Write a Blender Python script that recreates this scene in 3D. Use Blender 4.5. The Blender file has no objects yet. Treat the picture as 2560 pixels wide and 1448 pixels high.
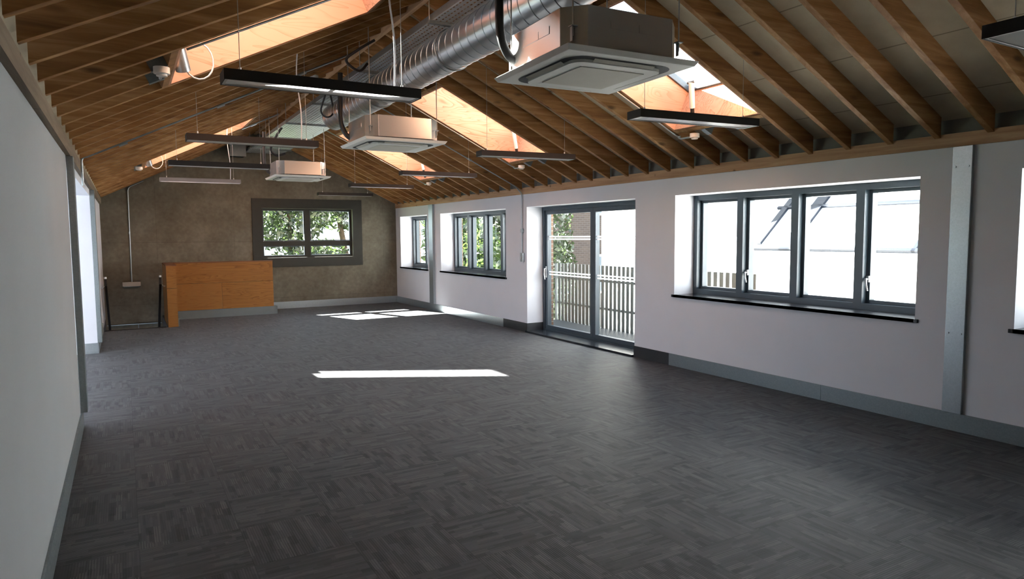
import bpy, bmesh, math, random
from mathutils import Vector, Matrix

random.seed(7)
C = bpy.context.scene.collection
SC = bpy.context.scene

# ------------------------------------------------------------------ camera
CAMH = 1.65
F_PX, YAW, PITCH, ROLL = 1689.9, 0.5205047, 0.07966530, 0.00745801


def make_camera():
    f = Vector((math.sin(YAW) * math.cos(PITCH), math.cos(YAW) * math.cos(PITCH), -math.sin(PITCH)))
    r = Vector((math.cos(YAW), -math.sin(YAW), 0))
    d = f.cross(r)
    c, s = math.cos(ROLL), math.sin(ROLL)
    r2 = r * c + d * s
    d2 = -r * s + d * c
    cam = bpy.data.cameras.new('camera')
    cam.sensor_fit = 'HORIZONTAL'
    cam.sensor_width = 36.0
    cam.lens = F_PX * 36.0 / 2560.0
    cam.clip_start = 0.02
    cam.clip_end = 300
    o = bpy.data.objects.new('camera', cam)
    C.objects.link(o)
    m = Matrix(((r2.x, -d2.x, -f.x, 0), (r2.y, -d2.y, -f.y, 0), (r2.z, -d2.z, -f.z, CAMH), (0, 0, 0, 1)))
    o.matrix_world = m
    SC.camera = o


make_camera()

# ------------------------------------------------------------------ light
SUN_DIR = Vector((0.53, -1.43, -1.0))      # the way the sunlight travels
SUN_POWER = 105.0
SKY_POWER = 5.0
EXPOSURE = 0.40


def make_light():
    w = bpy.data.worlds.new('sky')
    SC.world = w
    w.use_nodes = True
    nt = w.node_tree
    nt.nodes.clear()
    out = nt.nodes.new('ShaderNodeOutputWorld')
    bg = nt.nodes.new('ShaderNodeBackground')
    sky = nt.nodes.new('ShaderNodeTexSky')
    sky.sky_type = 'HOSEK_WILKIE'
    s = -SUN_DIR.normalized()
    sky.sun_direction = s
    sky.turbidity = 6.0
    sky.ground_albedo = 0.4
    mix = nt.nodes.new('ShaderNodeMixRGB')
    mix.inputs[0].default_value = 0.55
    mix.inputs[2].default_value = (0.75, 0.87, 1.06, 1)
    nt.links.new(sky.outputs[0], mix.inputs[1])
    nt.links.new(mix.outputs[0], bg.inputs[0])
    bg.inputs[1].default_value = SKY_POWER
    nt.links.new(bg.outputs[0], out.inputs[0])
    l = bpy.data.lights.new('sun', 'SUN')
    l.energy = SUN_POWER
    l.angle = math.radians(0.53)
    l.color = (1.0, 0.98, 0.955)
    o = bpy.data.objects.new('sun', l)
    C.objects.link(o)
    o.rotation_euler = SUN_DIR.to_track_quat('-Z', 'Y').to_euler()
    o.location = (-6, 24, 14)


make_light()
SC.view_settings.view_transform = 'Standard'
SC.view_settings.look = 'None'
SC.view_settings.gamma = 1.0
SC.view_settings.use_curve_mapping = False
SC.view_settings.exposure = EXPOSURE
SC.cycles.max_bounces = 10
SC.cycles.diffuse_bounces = 6
SC.cycles.glossy_bounces = 4
SC.cycles.transparent_max_bounces = 16
SC.cycles.caustics_reflective = False
SC.cycles.caustics_refractive = False
SC.cycles.sample_clamp_indirect = 12.0
SC.cycles.use_denoising = True

# ------------------------------------------------------------------ key dimensions
XL, XR, YF = -0.385, 5.935, 16.165
YB = -2.6
SL, SR = 0.495, 0.475
ZL0, ZR0 = 2.465, 2.42
RX = (ZR0 + SR * XR - ZL0 + SL * (-0.37)) / (SL + SR)      # ridge


def zl(x):
    return ZL0 + SL * (x + 0.37)


def zr(x):
    return ZR0 + SR * (XR - x)


RZ = zl(RX)
RD = 0.155            # rafter depth, square to the slope
ROOF_T = 0.47         # inside face of rafters to outer roof skin
PITCH_Y = 0.4
RAFT_T = 0.05


def raft_y(k):
    return 2.76 + PITCH_Y * k


# ------------------------------------------------------------------ materials
MATS = {}


class NT:
    def __init__(self, name):
        self.m = bpy.data.materials.new(name)
        self.m.use_nodes = True
        self.t = self.m.node_tree
        self.b = self.t.nodes['Principled BSDF']
        self.out = self.t.nodes['Material Output']

    def n(self, kind, **kw):
        x = self.t.nodes.new('ShaderNode' + kind)
        for k, v in kw.items():
            if k.startswith('i_'):
                key = k[2:]
                key = int(key) if key.isdigit() else key
                x.inputs[key].default_value = v
            else:
                setattr(x, k, v)
        return x

    def l(self, a, b):
        self.t.links.new(a, b)

    def math(self, op, a, b=None, c=None):
        x = self.t.nodes.new('ShaderNodeMath')
        x.operation = op
        for i, v in enumerate((a, b, c)):
            if v is None:
                continue
            if isinstance(v, (int, float)):
                x.inputs[i].default_value = v
            else:
                self.l(v, x.inputs[i])
        return x.outputs[0]

    def ramp(self, fac, stops, interp='LINEAR'):
        x = self.t.nodes.new('ShaderNodeValToRGB')
        x.color_ramp.interpolation = interp
        e = x.color_ramp.elements
        while len(e) < len(stops):
            e.new(0.5)
        for i, (p, c) in enumerate(stops):
            e[i].position = p
            e[i].color = (*c, 1)
        self.l(fac, x.inputs[0])
        return x.outputs[0]

    def bump(self, h, strength=0.2, dist=0.01):
        x = self.n('Bump')
        x.inputs['Strength'].default_value = strength
        x.inputs['Distance'].default_value = dist
        self.l(h, x.inputs['Height'])
        self.l(x.outputs[0], self.b.inputs['Normal'])


def plain(name, col, rough=0.6, metal=0.0, spec=0.5, var=0.06, scale=8.0, bump=0.0):
    if name in MATS:
        return MATS[name]
    t = NT(name)
    tc = t.n('TexCoord')
    no = t.n('TexNoise')
    no.inputs['Scale'].default_value = scale
    no.inputs['Detail'].default_value = 4
    t.l(tc.outputs['Object'], no.inputs['Vector'])
    lo = tuple(max(0, c * (1 - var)) for c in col)
    hi = tuple(min(1, c * (1 + var)) for c in col)
    t.l(t.ramp(no.outputs[0], [(0.3, lo), (0.7, hi)]), t.b.inputs['Base Color'])
    t.b.inputs['Roughness'].default_value = rough
    t.b.inputs['Metallic'].default_value = metal
    t.b.inputs['Specular IOR Level'].default_value = spec
    if bump:
        n2 = t.n('TexNoise')
        n2.inputs['Scale'].default_value = scale * 20
        t.l(tc.outputs['Object'], n2.inputs['Vector'])
        t.bump(n2.outputs[0], bump, 0.002)
    MATS[name] = t.m
    return t.m


def galv(name, col, rough=0.4, metal=0.85, scale=60.0, amt=0.12):
    t = NT(name)
    tc = t.n('TexCoord')
    v = t.n('TexVoronoi')
    v.inputs['Scale'].default_value = scale
    t.l(tc.outputs['Object'], v.inputs['Vector'])
    sep = t.n('SeparateColor')
    t.l(v.outputs['Color'], sep.inputs[0])
    lo = tuple(c * (1 - amt) for c in col)
    hi = tuple(min(1, c * (1 + amt)) for c in col)
    t.l(t.ramp(sep.outputs[0], [(0, lo), (1, hi)]), t.b.inputs['Base Color'])
    r = t.math('MULTIPLY_ADD', sep.outputs[1], 0.12, rough - 0.06)
    t.l(r, t.b.inputs['Roughness'])
    t.b.inputs['Metallic'].default_value = metal
    MATS[name] = t.m
    return t.m


def wood(name, dark, mid, light, stretch=(1.2, 16, 16), rough=0.6, knots=True, wave=False, axis=0):
    t = NT(name)
    tc = t.n('TexCoord')
    oi = t.n('ObjectInfo')
    mp = t.n('Mapping')
    off = t.n('CombineXYZ')
    rnd = t.math('MULTIPLY', oi.outputs['Random'], 37.0)
    t.l(rnd, off.inputs[0])
    t.l(rnd, off.inputs[1])
    add = t.n('VectorMath', operation='ADD')
    t.l(tc.outputs['Object'], add.inputs[0])
    t.l(off.outputs[0], add.inputs[1])
    t.l(add.outputs[0], mp.inputs['Vector'])
    mp.inputs['Scale'].default_value = stretch
    n1 = t.n('TexNoise')
    n1.inputs['Scale'].default_value = 1.0
    n1.inputs['Detail'].default_value = 6
    n1.inputs['Roughness'].default_value = 0.62
    n1.inputs['Distortion'].default_value = 0.6
    t.l(mp.outputs[0], n1.inputs['Vector'])
    if wave:
        w = t.n('TexNoise')
        w.inputs['Scale'].default_value = 0.55
        w.inputs['Detail'].default_value = 2
        w.inputs['Distortion'].default_value = 0.9
        t.l(mp.outputs[0], w.inputs['Vector'])
        f = t.math('FRACT', t.math('MULTIPLY', w.outputs[0], 15.0))
        f = t.math('POWER', f, 2.6)
        fac = t.math('ADD', t.math('MULTIPLY', n1.outputs[0], 0.45), t.math('MULTIPLY', f, 0.38))
    else:
        fac = n1.outputs[0]
    # per-piece shade
    fac = t.math('ADD', fac, t.math('MULTIPLY_ADD', oi.outputs['Random'], 0.16, -0.08))
    col = t.ramp(fac, [(0.28, light), (0.5, mid), (0.78, dark)])
    if knots:
        mk = t.n('Mapping')
        mk.inputs['Scale'].default_value = (1.6, 5, 5)
        t.l(add.outputs[0], mk.inputs['Vector'])
        v = t.n('TexVoronoi')
        v.inputs['Scale'].default_value = 1.0
        v.inputs['Randomness'].default_value = 1.0
        t.l(mk.outputs[0], v.inputs['Vector'])
        k = t.ramp(v.outputs['Distance'], [(0.05, (0.20, 0.18, 0.16)), (0.14, (1, 1, 1))])
        mx = t.n('MixRGB', blend_type='MULTIPLY')
        mx.inputs[0].default_value = 0.8
        t.l(col, mx.inputs[1])
        t.l(k, mx.inputs[2])
        col = mx.outputs[0]
    t.l(col, t.b.inputs['Base Color'])
    t.b.inputs['Roughness'].default_value = rough
    t.b.inputs['Specular IOR Level'].default_value = 0.3
    t.bump(n1.outputs[0], 0.12, 0.002)
    MATS[name] = t.m
    return t.m


def mat_concrete():
    t = NT('raw_concrete')
    tc = t.n('TexCoord')
    n1 = t.n('TexNoise')
    n1.inputs['Scale'].default_value = 0.9
    n1.inputs['Detail'].default_value = 8
    n1.inputs['Roughness'].default_value = 0.65
    t.l(tc.outputs['Object'], n1.inputs['Vector'])
    n2 = t.n('TexNoise')
    n2.inputs['Scale'].default_value = 14
    n2.inputs['Detail'].default_value = 6
    t.l(tc.outputs['Object'], n2.inputs['Vector'])
    fac = t.math('ADD', t.math('MULTIPLY', n1.outputs[0], 0.75), t.math('MULTIPLY', n2.outputs[0], 0.25))
    col = t.ramp(fac, [(0.33, (0.080, 0.070, 0.047)), (0.5, (0.135, 0.122, 0.088)), (0.66, (0.205, 0.190, 0.148))])
    sx = t.n('SeparateXYZ')
    t.l(tc.outputs['Object'], sx.inputs[0])
    # formwork joints
    lines = None
    for ax, pos, wd in ((2, 1.56, 0.006), (0, 2.15, 0.004), (0, 0.62, 0.004), (2, 0.26, 0.005), (0, 5.6, 0.004)):
        d = t.math('ABSOLUTE', t.math('SUBTRACT', sx.outputs[ax], pos))
        ln = t.math('LESS_THAN', d, wd)
        lines = ln if lines is None else t.math('MAXIMUM', lines, ln)
    mx = t.n('MixRGB', blend_type='MULTIPLY')
    t.l(t.math('MULTIPLY', lines, 0.35), mx.inputs[0])
    t.l(col, mx.inputs[1])
    mx.inputs[2].default_value = (0.35, 0.33, 0.3, 1)
    t.l(mx.outputs[0], t.b.inputs['Base Color'])
    t.b.inputs['Roughness'].default_value = 0.75
    t.bump(n2.outputs[0], 0.1, 0.004)
    MATS['raw_concrete'] = t.m
    return t.m


def mat_carpet():
    """Quarter-turned carpet tiles with broken stripes in several greys."""
    t = NT('carpet')
    T = 0.5
    tc = t.n('TexCoord')
    s = t.n('SeparateXYZ')
    t.l(tc.outputs['Object'], s.inputs[0])
    tx = t.math('DIVIDE', s.outputs[0], T)
    ty = t.math('DIVIDE', s.outputs[1], T)
    ix, iy = t.math('FLOOR', tx), t.math('FLOOR', ty)
    par = t.math('FLOORED_MODULO', t.math('ADD', ix, iy), 2.0)
    inv = t.math('SUBTRACT', 1.0, par)
    # u runs along the stripes, v across them
    u = t.math('ADD', t.math('MULTIPLY', s.outputs[0], par), t.math('MULTIPLY', s.outputs[1], inv))
    v = t.math('ADD', t.math('MULTIPLY', s.outputs[1], par), t.math('MULTIPLY', s.outputs[0], inv))
    tid = t.math('ADD', t.math('MULTIPLY', ix, 17.3), t.math('MULTIPLY', iy, 9.7))

    def dashes(width, length, seed):
        vc = t.math('FLOOR', t.math('DIVIDE', v, width))
        c1 = t.n('CombineXYZ')
        t.l(vc, c1.inputs[0])
        t.l(tid, c1.inputs[1])
        c1.inputs[2].default_value = seed
        w1 = t.n('TexWhiteNoise', noise_dimensions='3D')
        t.l(c1.outputs[0], w1.inputs['Vector'])
        uu = t.math('FLOOR', t.math('ADD', t.math('DIVIDE', u, length), t.math('MULTIPLY', w1.outputs[0], 7.0)))
        c2 = t.n('CombineXYZ')
        t.l(vc, c2.inputs[0])
        t.l(uu, c2.inputs[1])
        t.l(t.math('ADD', tid, seed), c2.inputs[2])
        w2 = t.n('TexWhiteNoise', noise_dimensions='3D')
        t.l(c2.outputs[0], w2.inputs['Vector'])
        return w2.outputs[0]

    a = dashes(0.0125, 0.16, 1.0)
    b = dashes(0.0375, 0.115, 5.0)
    c = dashes(0.03, 0.26, 9.0)
    # broad stripes carry the tone, single yarns break it up, some blocks go dark or barred
    base = t.ramp(c, [(0.0, (0.028, 0.027, 0.027)), (0.3, (0.043, 0.042, 0.043)), (1.0, (0.060, 0.058, 0.060))])
    yarn = t.ramp(a, [(0.0, (0.55, 0.55, 0.55)), (0.22, (0.95, 0.95, 0.95)), (0.80, (1.05, 1.05, 1.05)), (1.0, (1.45, 1.42, 1.38))])
    m1 = t.n('MixRGB', blend_type='MULTIPLY')
    m1.inputs[0].default_value = 0.95
    t.l(base, m1.inputs[1])
    t.l(yarn, m1.inputs[2])
    dark = t.math('LESS_THAN', b, 0.10)
    m2 = t.n('MixRGB', blend_type='MULTIPLY')
    t.l(t.math('MULTIPLY', dark, 0.85), m2.inputs[0])
    t.l(m1.outputs[0], m2.inputs[1])
    m2.inputs[2].default_value = (0.42, 0.42, 0.44, 1)
    bars = t.math('LESS_THAN', t.math('FRACT', t.math('DIVIDE', v, 0.0125)), 0.4)
    barred = t.math('MULTIPLY', t.math('GREATER_THAN', b, 0.90), bars)
    m3 = t.n('MixRGB', blend_type='MIX')
    t.l(t.math('MULTIPLY', barred, 0.7), m3.inputs[0])
    t.l(m2.outputs[0], m3.inputs[1])
    m3.inputs[2].default_value = (0.115, 0.112, 0.106, 1)
    # tile seams
    ex = t.math('ABSOLUTE', t.math('SUBTRACT', t.math('FRACT', tx), 0.5))
    ey = t.math('ABSOLUTE', t.math('SUBTRACT', t.math('FRACT', ty), 0.5))
    seam = t.math('GREATER_THAN', t.math('MAXIMUM', ex, ey), 0.4955)
    m4 = t.n('MixRGB', blend_type='MULTIPLY')
    t.l(t.math('MULTIPLY', seam, 0.6), m4.inputs[0])
    t.l(m3.outputs[0], m4.inputs[1])
    m4.inputs[2].default_value = (0.4, 0.4, 0.4, 1)
    t.l(m4.outputs[0], t.b.inputs['Base Color'])
    t.b.inputs['Roughness'].default_value = 0.6
    t.b.inputs['Specular IOR Level'].default_value = 0.25
    t.b.inputs['Sheen Weight'].default_value = 0.07
    t.b.inputs['Sheen Roughness'].default_value = 0.4
    t.b.inputs['Sheen Tint'].default_value = (0.9, 0.95, 1.0, 1)
    rib = t.math('SINE', t.math('MULTIPLY', v, 2 * math.pi / 0.0125))
    t.bump(rib, 0.12, 0.003)
    MATS['carpet'] = t.m
    return t.m


def mat_board():
    """Fibre boards between the rafters, with joint lines."""
    t = NT('ceiling_board')
    tc = t.n('TexCoord')
    s = t.n('SeparateXYZ')
    t.l(tc.outputs['Object'], s.inputs[0])
    n1 = t.n('TexNoise')
    n1.inputs['Scale'].default_value = 5
    n1.inputs['Detail'].default_value = 5
    t.l(tc.outputs['Object'], n1.inputs['Vector'])
    col = t.ramp(n1.outputs[0], [(0.3, (0.47, 0.40, 0.28)), (0.7, (0.57, 0.50, 0.36))])
    d = t.math('ABSOLUTE', t.math('SUBTRACT', t.math('FRACT', t.math('DIVIDE', t.math('ADD', s.outputs[0], 0.25), 0.62)), 0.5))
    ln = t.math('LESS_THAN', d, 0.008)
    mx = t.n('MixRGB', blend_type='MULTIPLY')
    t.l(t.math('MULTIPLY', ln, 0.7), mx.inputs[0])
    t.l(col, mx.inputs[1])
    mx.inputs[2].default_value = (0.3, 0.28, 0.25, 1)
    t.l(mx.outputs[0], t.b.inputs['Base Color'])
    t.b.inputs['Roughness'].default_value = 0.85
    MATS['ceiling_board'] = t.m
    return t.m


def mat_duct():
    t = NT('duct_steel')
    tc = t.n('TexCoord')
    s = t.n('SeparateXYZ')
    t.l(tc.outputs['Object'], s.inputs[0])
    n1 = t.n('TexNoise')
    n1.inputs['Scale'].default_value = 3
    t.l(tc.outputs['Object'], n1.inputs['Vector'])
    t.l(t.ramp(n1.outputs[0], [(0.3, (0.50, 0.52, 0.54)), (0.7, (0.62, 0.64, 0.66))]), t.b.inputs['Base Color'])
    t.b.inputs['Metallic'].default_value = 1.0
    t.b.inputs['Roughness'].default_value = 0.33
    MATS['duct_steel'] = t.m
    return t.m


def mat_tray():
    """Perforated galvanised tray: rows of slots are cut right through."""
    t = NT('perforated_tray')
    tc = t.n('TexCoord')
    s = t.n('SeparateXYZ')
    t.l(tc.outputs['Object'], s.inputs[0])
    px = t.math('FRACT', t.math('DIVIDE', s.outputs[0], 0.05))
    row = t.math('FLOORED_MODULO', t.math('FLOOR', t.math('DIVIDE', s.outputs[0], 0.05)), 2.0)
    py = t.math('FRACT', t.math('ADD', t.math('DIVIDE', s.outputs[1], 0.06), t.math('MULTIPLY', row, 0.5)))
    hx = t.math('LESS_THAN', t.math('ABSOLUTE', t.math('SUBTRACT', px, 0.5)), 0.16)
    hy = t.math('LESS_THAN', t.math('ABSOLUTE', t.math('SUBTRACT', py, 0.5)), 0.32)
    hole = t.math('MULTIPLY', hx, hy)
    t.b.inputs['Base Color'].default_value = (0.60, 0.66, 0.68, 1)
    t.b.inputs['Metallic'].default_value = 0.75
    t.b.inputs['Roughness'].default_value = 0.42
    t.l(t.math('SUBTRACT', 1.0, hole), t.b.inputs['Alpha'])
    MATS['perforated_tray'] = t.m
    return t.m


def mat_glass():
    t = NT('window_glass')
    t.t.nodes.remove(t.b)
    tr = t.n('BsdfTransparent')
    tr.inputs[0].default_value = (0.96, 0.98, 0.97, 1)
    gl = t.n('BsdfGlossy')
    gl.inputs['Roughness'].default_value = 0.0
    lw = t.n('Fresnel')
    lw.inputs[0].default_value = 1.3
    mx = t.n('MixShader')
    ge = t.n('NewGeometry')
    t.l(t.math('MULTIPLY', lw.outputs[0], t.math('SUBTRACT', 1.0, ge.outputs['Backfacing'])), mx.inputs[0])
    t.l(tr.outputs[0], mx.inputs[1])
    t.l(gl.outputs[0], mx.inputs[2])
    t.l(mx.outputs[0], t.out.inputs[0])
    MATS['window_glass'] = t.m
    return t.m


def mat_leaf(name, dark, light, trans):
    t = NT(name)
    t.t.nodes.remove(t.b)
    tc = t.n('TexCoord')
    no = t.n('TexNoise')
    no.inputs['Scale'].default_value = 2.2
    no.inputs['Detail'].default_value = 3
    t.l(tc.outputs['Object'], no.inputs['Vector'])
    col = t.ramp(no.outputs[0], [(0.35, dark), (0.65, light)])
    d = t.n('BsdfDiffuse')
    t.l(col, d.inputs[0])
    tr = t.n('BsdfTranslucent')
    tr.inputs[0].default_value = (*trans, 1)
    g = t.n('BsdfGlossy')
    g.inputs['Roughness'].default_value = 0.35
    m1 = t.n('MixShader')
    m1.inputs[0].default_value = 0.4
    t.l(d.outputs[0], m1.inputs[1])
    t.l(tr.outputs[0], m1.inputs[2])
    m2 = t.n('MixShader')
    m2.inputs[0].default_value = 0.08
    t.l(m1.outputs[0], m2.inputs[1])
    t.l(g.outputs[0], m2.inputs[2])
    t.l(m2.outputs[0], t.out.inputs[0])
    MATS[name] = t.m
    return t.m


def mat_brick(name='brick', c1=(0.16, 0.085, 0.055), c2=(0.24, 0.14, 0.085), mortar=(0.28, 0.26, 0.22), swap='x'):
    t = NT(name)
    tc = t.n('TexCoord')
    s = t.n('SeparateXYZ')
    t.l(tc.outputs['Object'], s.inputs[0])
    cb = t.n('CombineXYZ')
    t.l(t.math('ADD', s.outputs[0], s.outputs[1]), cb.inputs[0])
    t.l(s.outputs[2], cb.inputs[1])
    br = t.n('TexBrick')
    br.inputs['Color1'].default_value = (*c1, 1)
    br.inputs['Color2'].default_value = (*c2, 1)
    br.inputs['Mortar'].default_value = (*mortar, 1)
    br.inputs['Scale'].default_value = 1.0
    br.inputs['Mortar Size'].default_value = 0.008
    br.inputs['Brick Width'].default_value = 0.225
    br.inputs['Row Height'].default_value = 0.075
    t.l(cb.outputs[0], br.inputs['Vector'])
    t.l(br.outputs[0], t.b.inputs['Base Color'])
    t.b.inputs['Roughness'].default_value = 0.85
    MATS[name] = t.m
    return t.m


def mat_deck():
    t = NT('deck_mesh')
    tc = t.n('TexCoord')
    ck = t.n('TexChecker')
    ck.inputs['Scale'].default_value = 40
    ck.inputs[1].default_value = (0.010, 0.014, 0.020, 1)
    ck.inputs[2].default_value = (0.030, 0.040, 0.052, 1)
    t.l(tc.outputs['Object'], ck.inputs[0])
    t.l(ck.outputs[0], t.b.inputs['Base Color'])
    t.b.inputs['Roughness'].default_value = 0.55
    MATS['deck_mesh'] = t.m
    return t.m


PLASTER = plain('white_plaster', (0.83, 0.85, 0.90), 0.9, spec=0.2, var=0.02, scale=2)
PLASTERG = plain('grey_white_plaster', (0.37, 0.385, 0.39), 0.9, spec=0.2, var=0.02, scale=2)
CONC = mat_concrete()
CARPET = mat_carpet()
BOARD = mat_board()
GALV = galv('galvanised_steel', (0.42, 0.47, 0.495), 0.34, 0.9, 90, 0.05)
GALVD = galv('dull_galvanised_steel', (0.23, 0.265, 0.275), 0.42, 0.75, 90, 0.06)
CASING = plain('casing_steel', (0.56, 0.55, 0.535), 0.25, 0.72, 0.5, 0.02, 2.0)
DUCT = mat_duct()
TRAY = mat_tray()
GLASS = mat_glass()
RAFTER = wood('rafter_timber', (0.165, 0.070, 0.020), (0.34, 0.168, 0.058), (0.50, 0.30, 0.135))
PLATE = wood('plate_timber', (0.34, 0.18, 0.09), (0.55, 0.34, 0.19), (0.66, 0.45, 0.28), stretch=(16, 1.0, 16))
PLY = wood('lining_plywood', (0.29, 0.125, 0.058), (0.49, 0.250, 0.142), (0.55, 0.300, 0.185), stretch=(1.1, 7, 7), knots=False, wave=True)
PLYD = wood('varnished_plywood', (0.150, 0.058, 0.010), (0.230, 0.095, 0.019), (0.28, 0.125, 0.030), stretch=(1.0, 8, 12), knots=False, wave=True, rough=0.4)
CAPWOOD = wood('dark_capping', (0.10, 0.04, 0.02), (0.17, 0.07, 0.03), (0.24, 0.11, 0.05), stretch=(1.0, 8, 12), knots=False)
FRAME = plain('window_grey', (0.056, 0.080, 0.100), 0.38, 0.0, 0.5, 0.04)
TRIMG = plain('trim_grey', (0.034, 0.035, 0.029), 0.6, 0.0, 0.3, 0.06)
SLATE = plain('slate_sill', (0.020, 0.024, 0.030), 0.22, 0.0, 0.5, 0.1)
BLACKSK = plain('black_skirting', (0.022, 0.024, 0.027), 0.45, 0.0, 0.5, 0.1)
BLACK = plain('black_housing', (0.022, 0.019, 0.018), 0.55, 0.0, 0.22, 0.05)
RIM = plain('pale_rim', (0.42, 0.42, 0.40), 0.4, 0.0, 0.5, 0.03)
GREYH = plain('grey_housing', (0.24, 0.21, 0.20), 0.4, 0.0, 0.5, 0.05)
RUBBER = plain('black_rubber', (0.015, 0.015, 0.016), 0.5, 0.0, 0.4, 0.05)


def mat_opal():
    t = NT('opal_diffuser')
    t.t.nodes.remove(t.b)
    d = t.n('BsdfDiffuse')
    d.inputs[0].default_value = (0.82, 0.84, 0.84, 1)
    tr = t.n('BsdfTranslucent')
    tr.inputs[0].default_value = (0.86, 0.88, 0.90, 1)
    g = t.n('BsdfGlossy')
    g.inputs['Roughness'].default_value = 0.2
    m1 = t.n('MixShader')
    m1.inputs[0].default_value = 0.68
    t.l(d.outputs[0], m1.inputs[1])
    t.l(tr.outputs[0], m1.inputs[2])
    lw = t.n('LayerWeight')
    lw.inputs[0].default_value = 0.25
    m2 = t.n('MixShader')
    t.l(t.math('MULTIPLY', lw.outputs[0], 0.5), m2.inputs[0])
    t.l(m1.outputs[0], m2.inputs[1])
    t.l(g.outputs[0], m2.inputs[2])
    t.l(m2.outputs[0], t.out.inputs[0])
    MATS['opal_diffuser'] = t.m
    return t.m


DIFF = mat_opal()
ACW = plain('panel_white', (0.70, 0.70, 0.655), 0.45, 0.0, 0.4, 0.015)
ACG = plain('grille_cream', (0.56, 0.54, 0.47), 0.6, 0.0, 0.3, 0.02)
DARKSLOT = plain('dark_slot', (0.03, 0.032, 0.036), 0.6, 0.0, 0.3, 0.02)
WHITEP = plain('white_plastic', (0.80, 0.79, 0.76), 0.35, 0.0, 0.5, 0.01)
WIRE = plain('steel_wire', (0.42, 0.41, 0.39), 0.4, 0.6, 0.5, 0.02)
CABLEW = plain('white_cable', (0.78, 0.77, 0.80), 0.5, 0.0, 0.5, 0.02)
HANDLE = plain('satin_steel', (0.70, 0.70, 0.70), 0.28, 0.9, 0.5, 0.02)
ETCH = plain('etched_band', (0.85, 0.87, 0.88), 0.7, 0.0, 0.3, 0.01)
INFILL = plain('eaves_board', (0.18, 0.175, 0.16), 0.8, 0.0, 0.3, 0.08)
BRICK = mat_brick()
DECK = mat_deck()
PICKET = plain('fence_grey', (0.24, 0.27, 0.27), 0.5, 0.0, 0.4, 0.05)
RENDER = plain('white_render', (0.82, 0.81, 0.79), 0.9, 0.0, 0.2, 0.02, 1.0)
ROOFW = plain('pale_roof_glazing', (0.80, 0.82, 0.84), 0.5, 0.0, 0.4, 0.02, 1.0)
BAR = plain('blue_grey_bar', (0.008, 0.012, 0.022), 0.4, 0.2, 0.5, 0.05)
PAVE = plain('pale_paving', (0.62, 0.60, 0.57), 0.9, 0.0, 0.2, 0.1, 0.8)
GRASS = plain('rough_ground', (0.10, 0.16, 0.05), 0.95, 0.0, 0.2, 0.3, 1.5)
BARK = plain('bark', (0.09, 0.065, 0.045), 0.9, 0.0, 0.2, 0.3, 12)
LEAF1 = mat_leaf('tree_leaf', (0.012, 0.020, 0.010), (0.040, 0.058, 0.026), (0.055, 0.085, 0.025))
LEAF2 = mat_leaf('bright_leaf', (0.018, 0.038, 0.010), (0.050, 0.090, 0.022), (0.085, 0.14, 0.03))
PLINTH = plain('plinth_grey', (0.15, 0.175, 0.18), 0.5, 0.3, 0.4, 0.04)
STAIRM = plain('dark_stair', (0.03, 0.028, 0.026), 0.6, 0.0, 0.3, 0.1)


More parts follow.
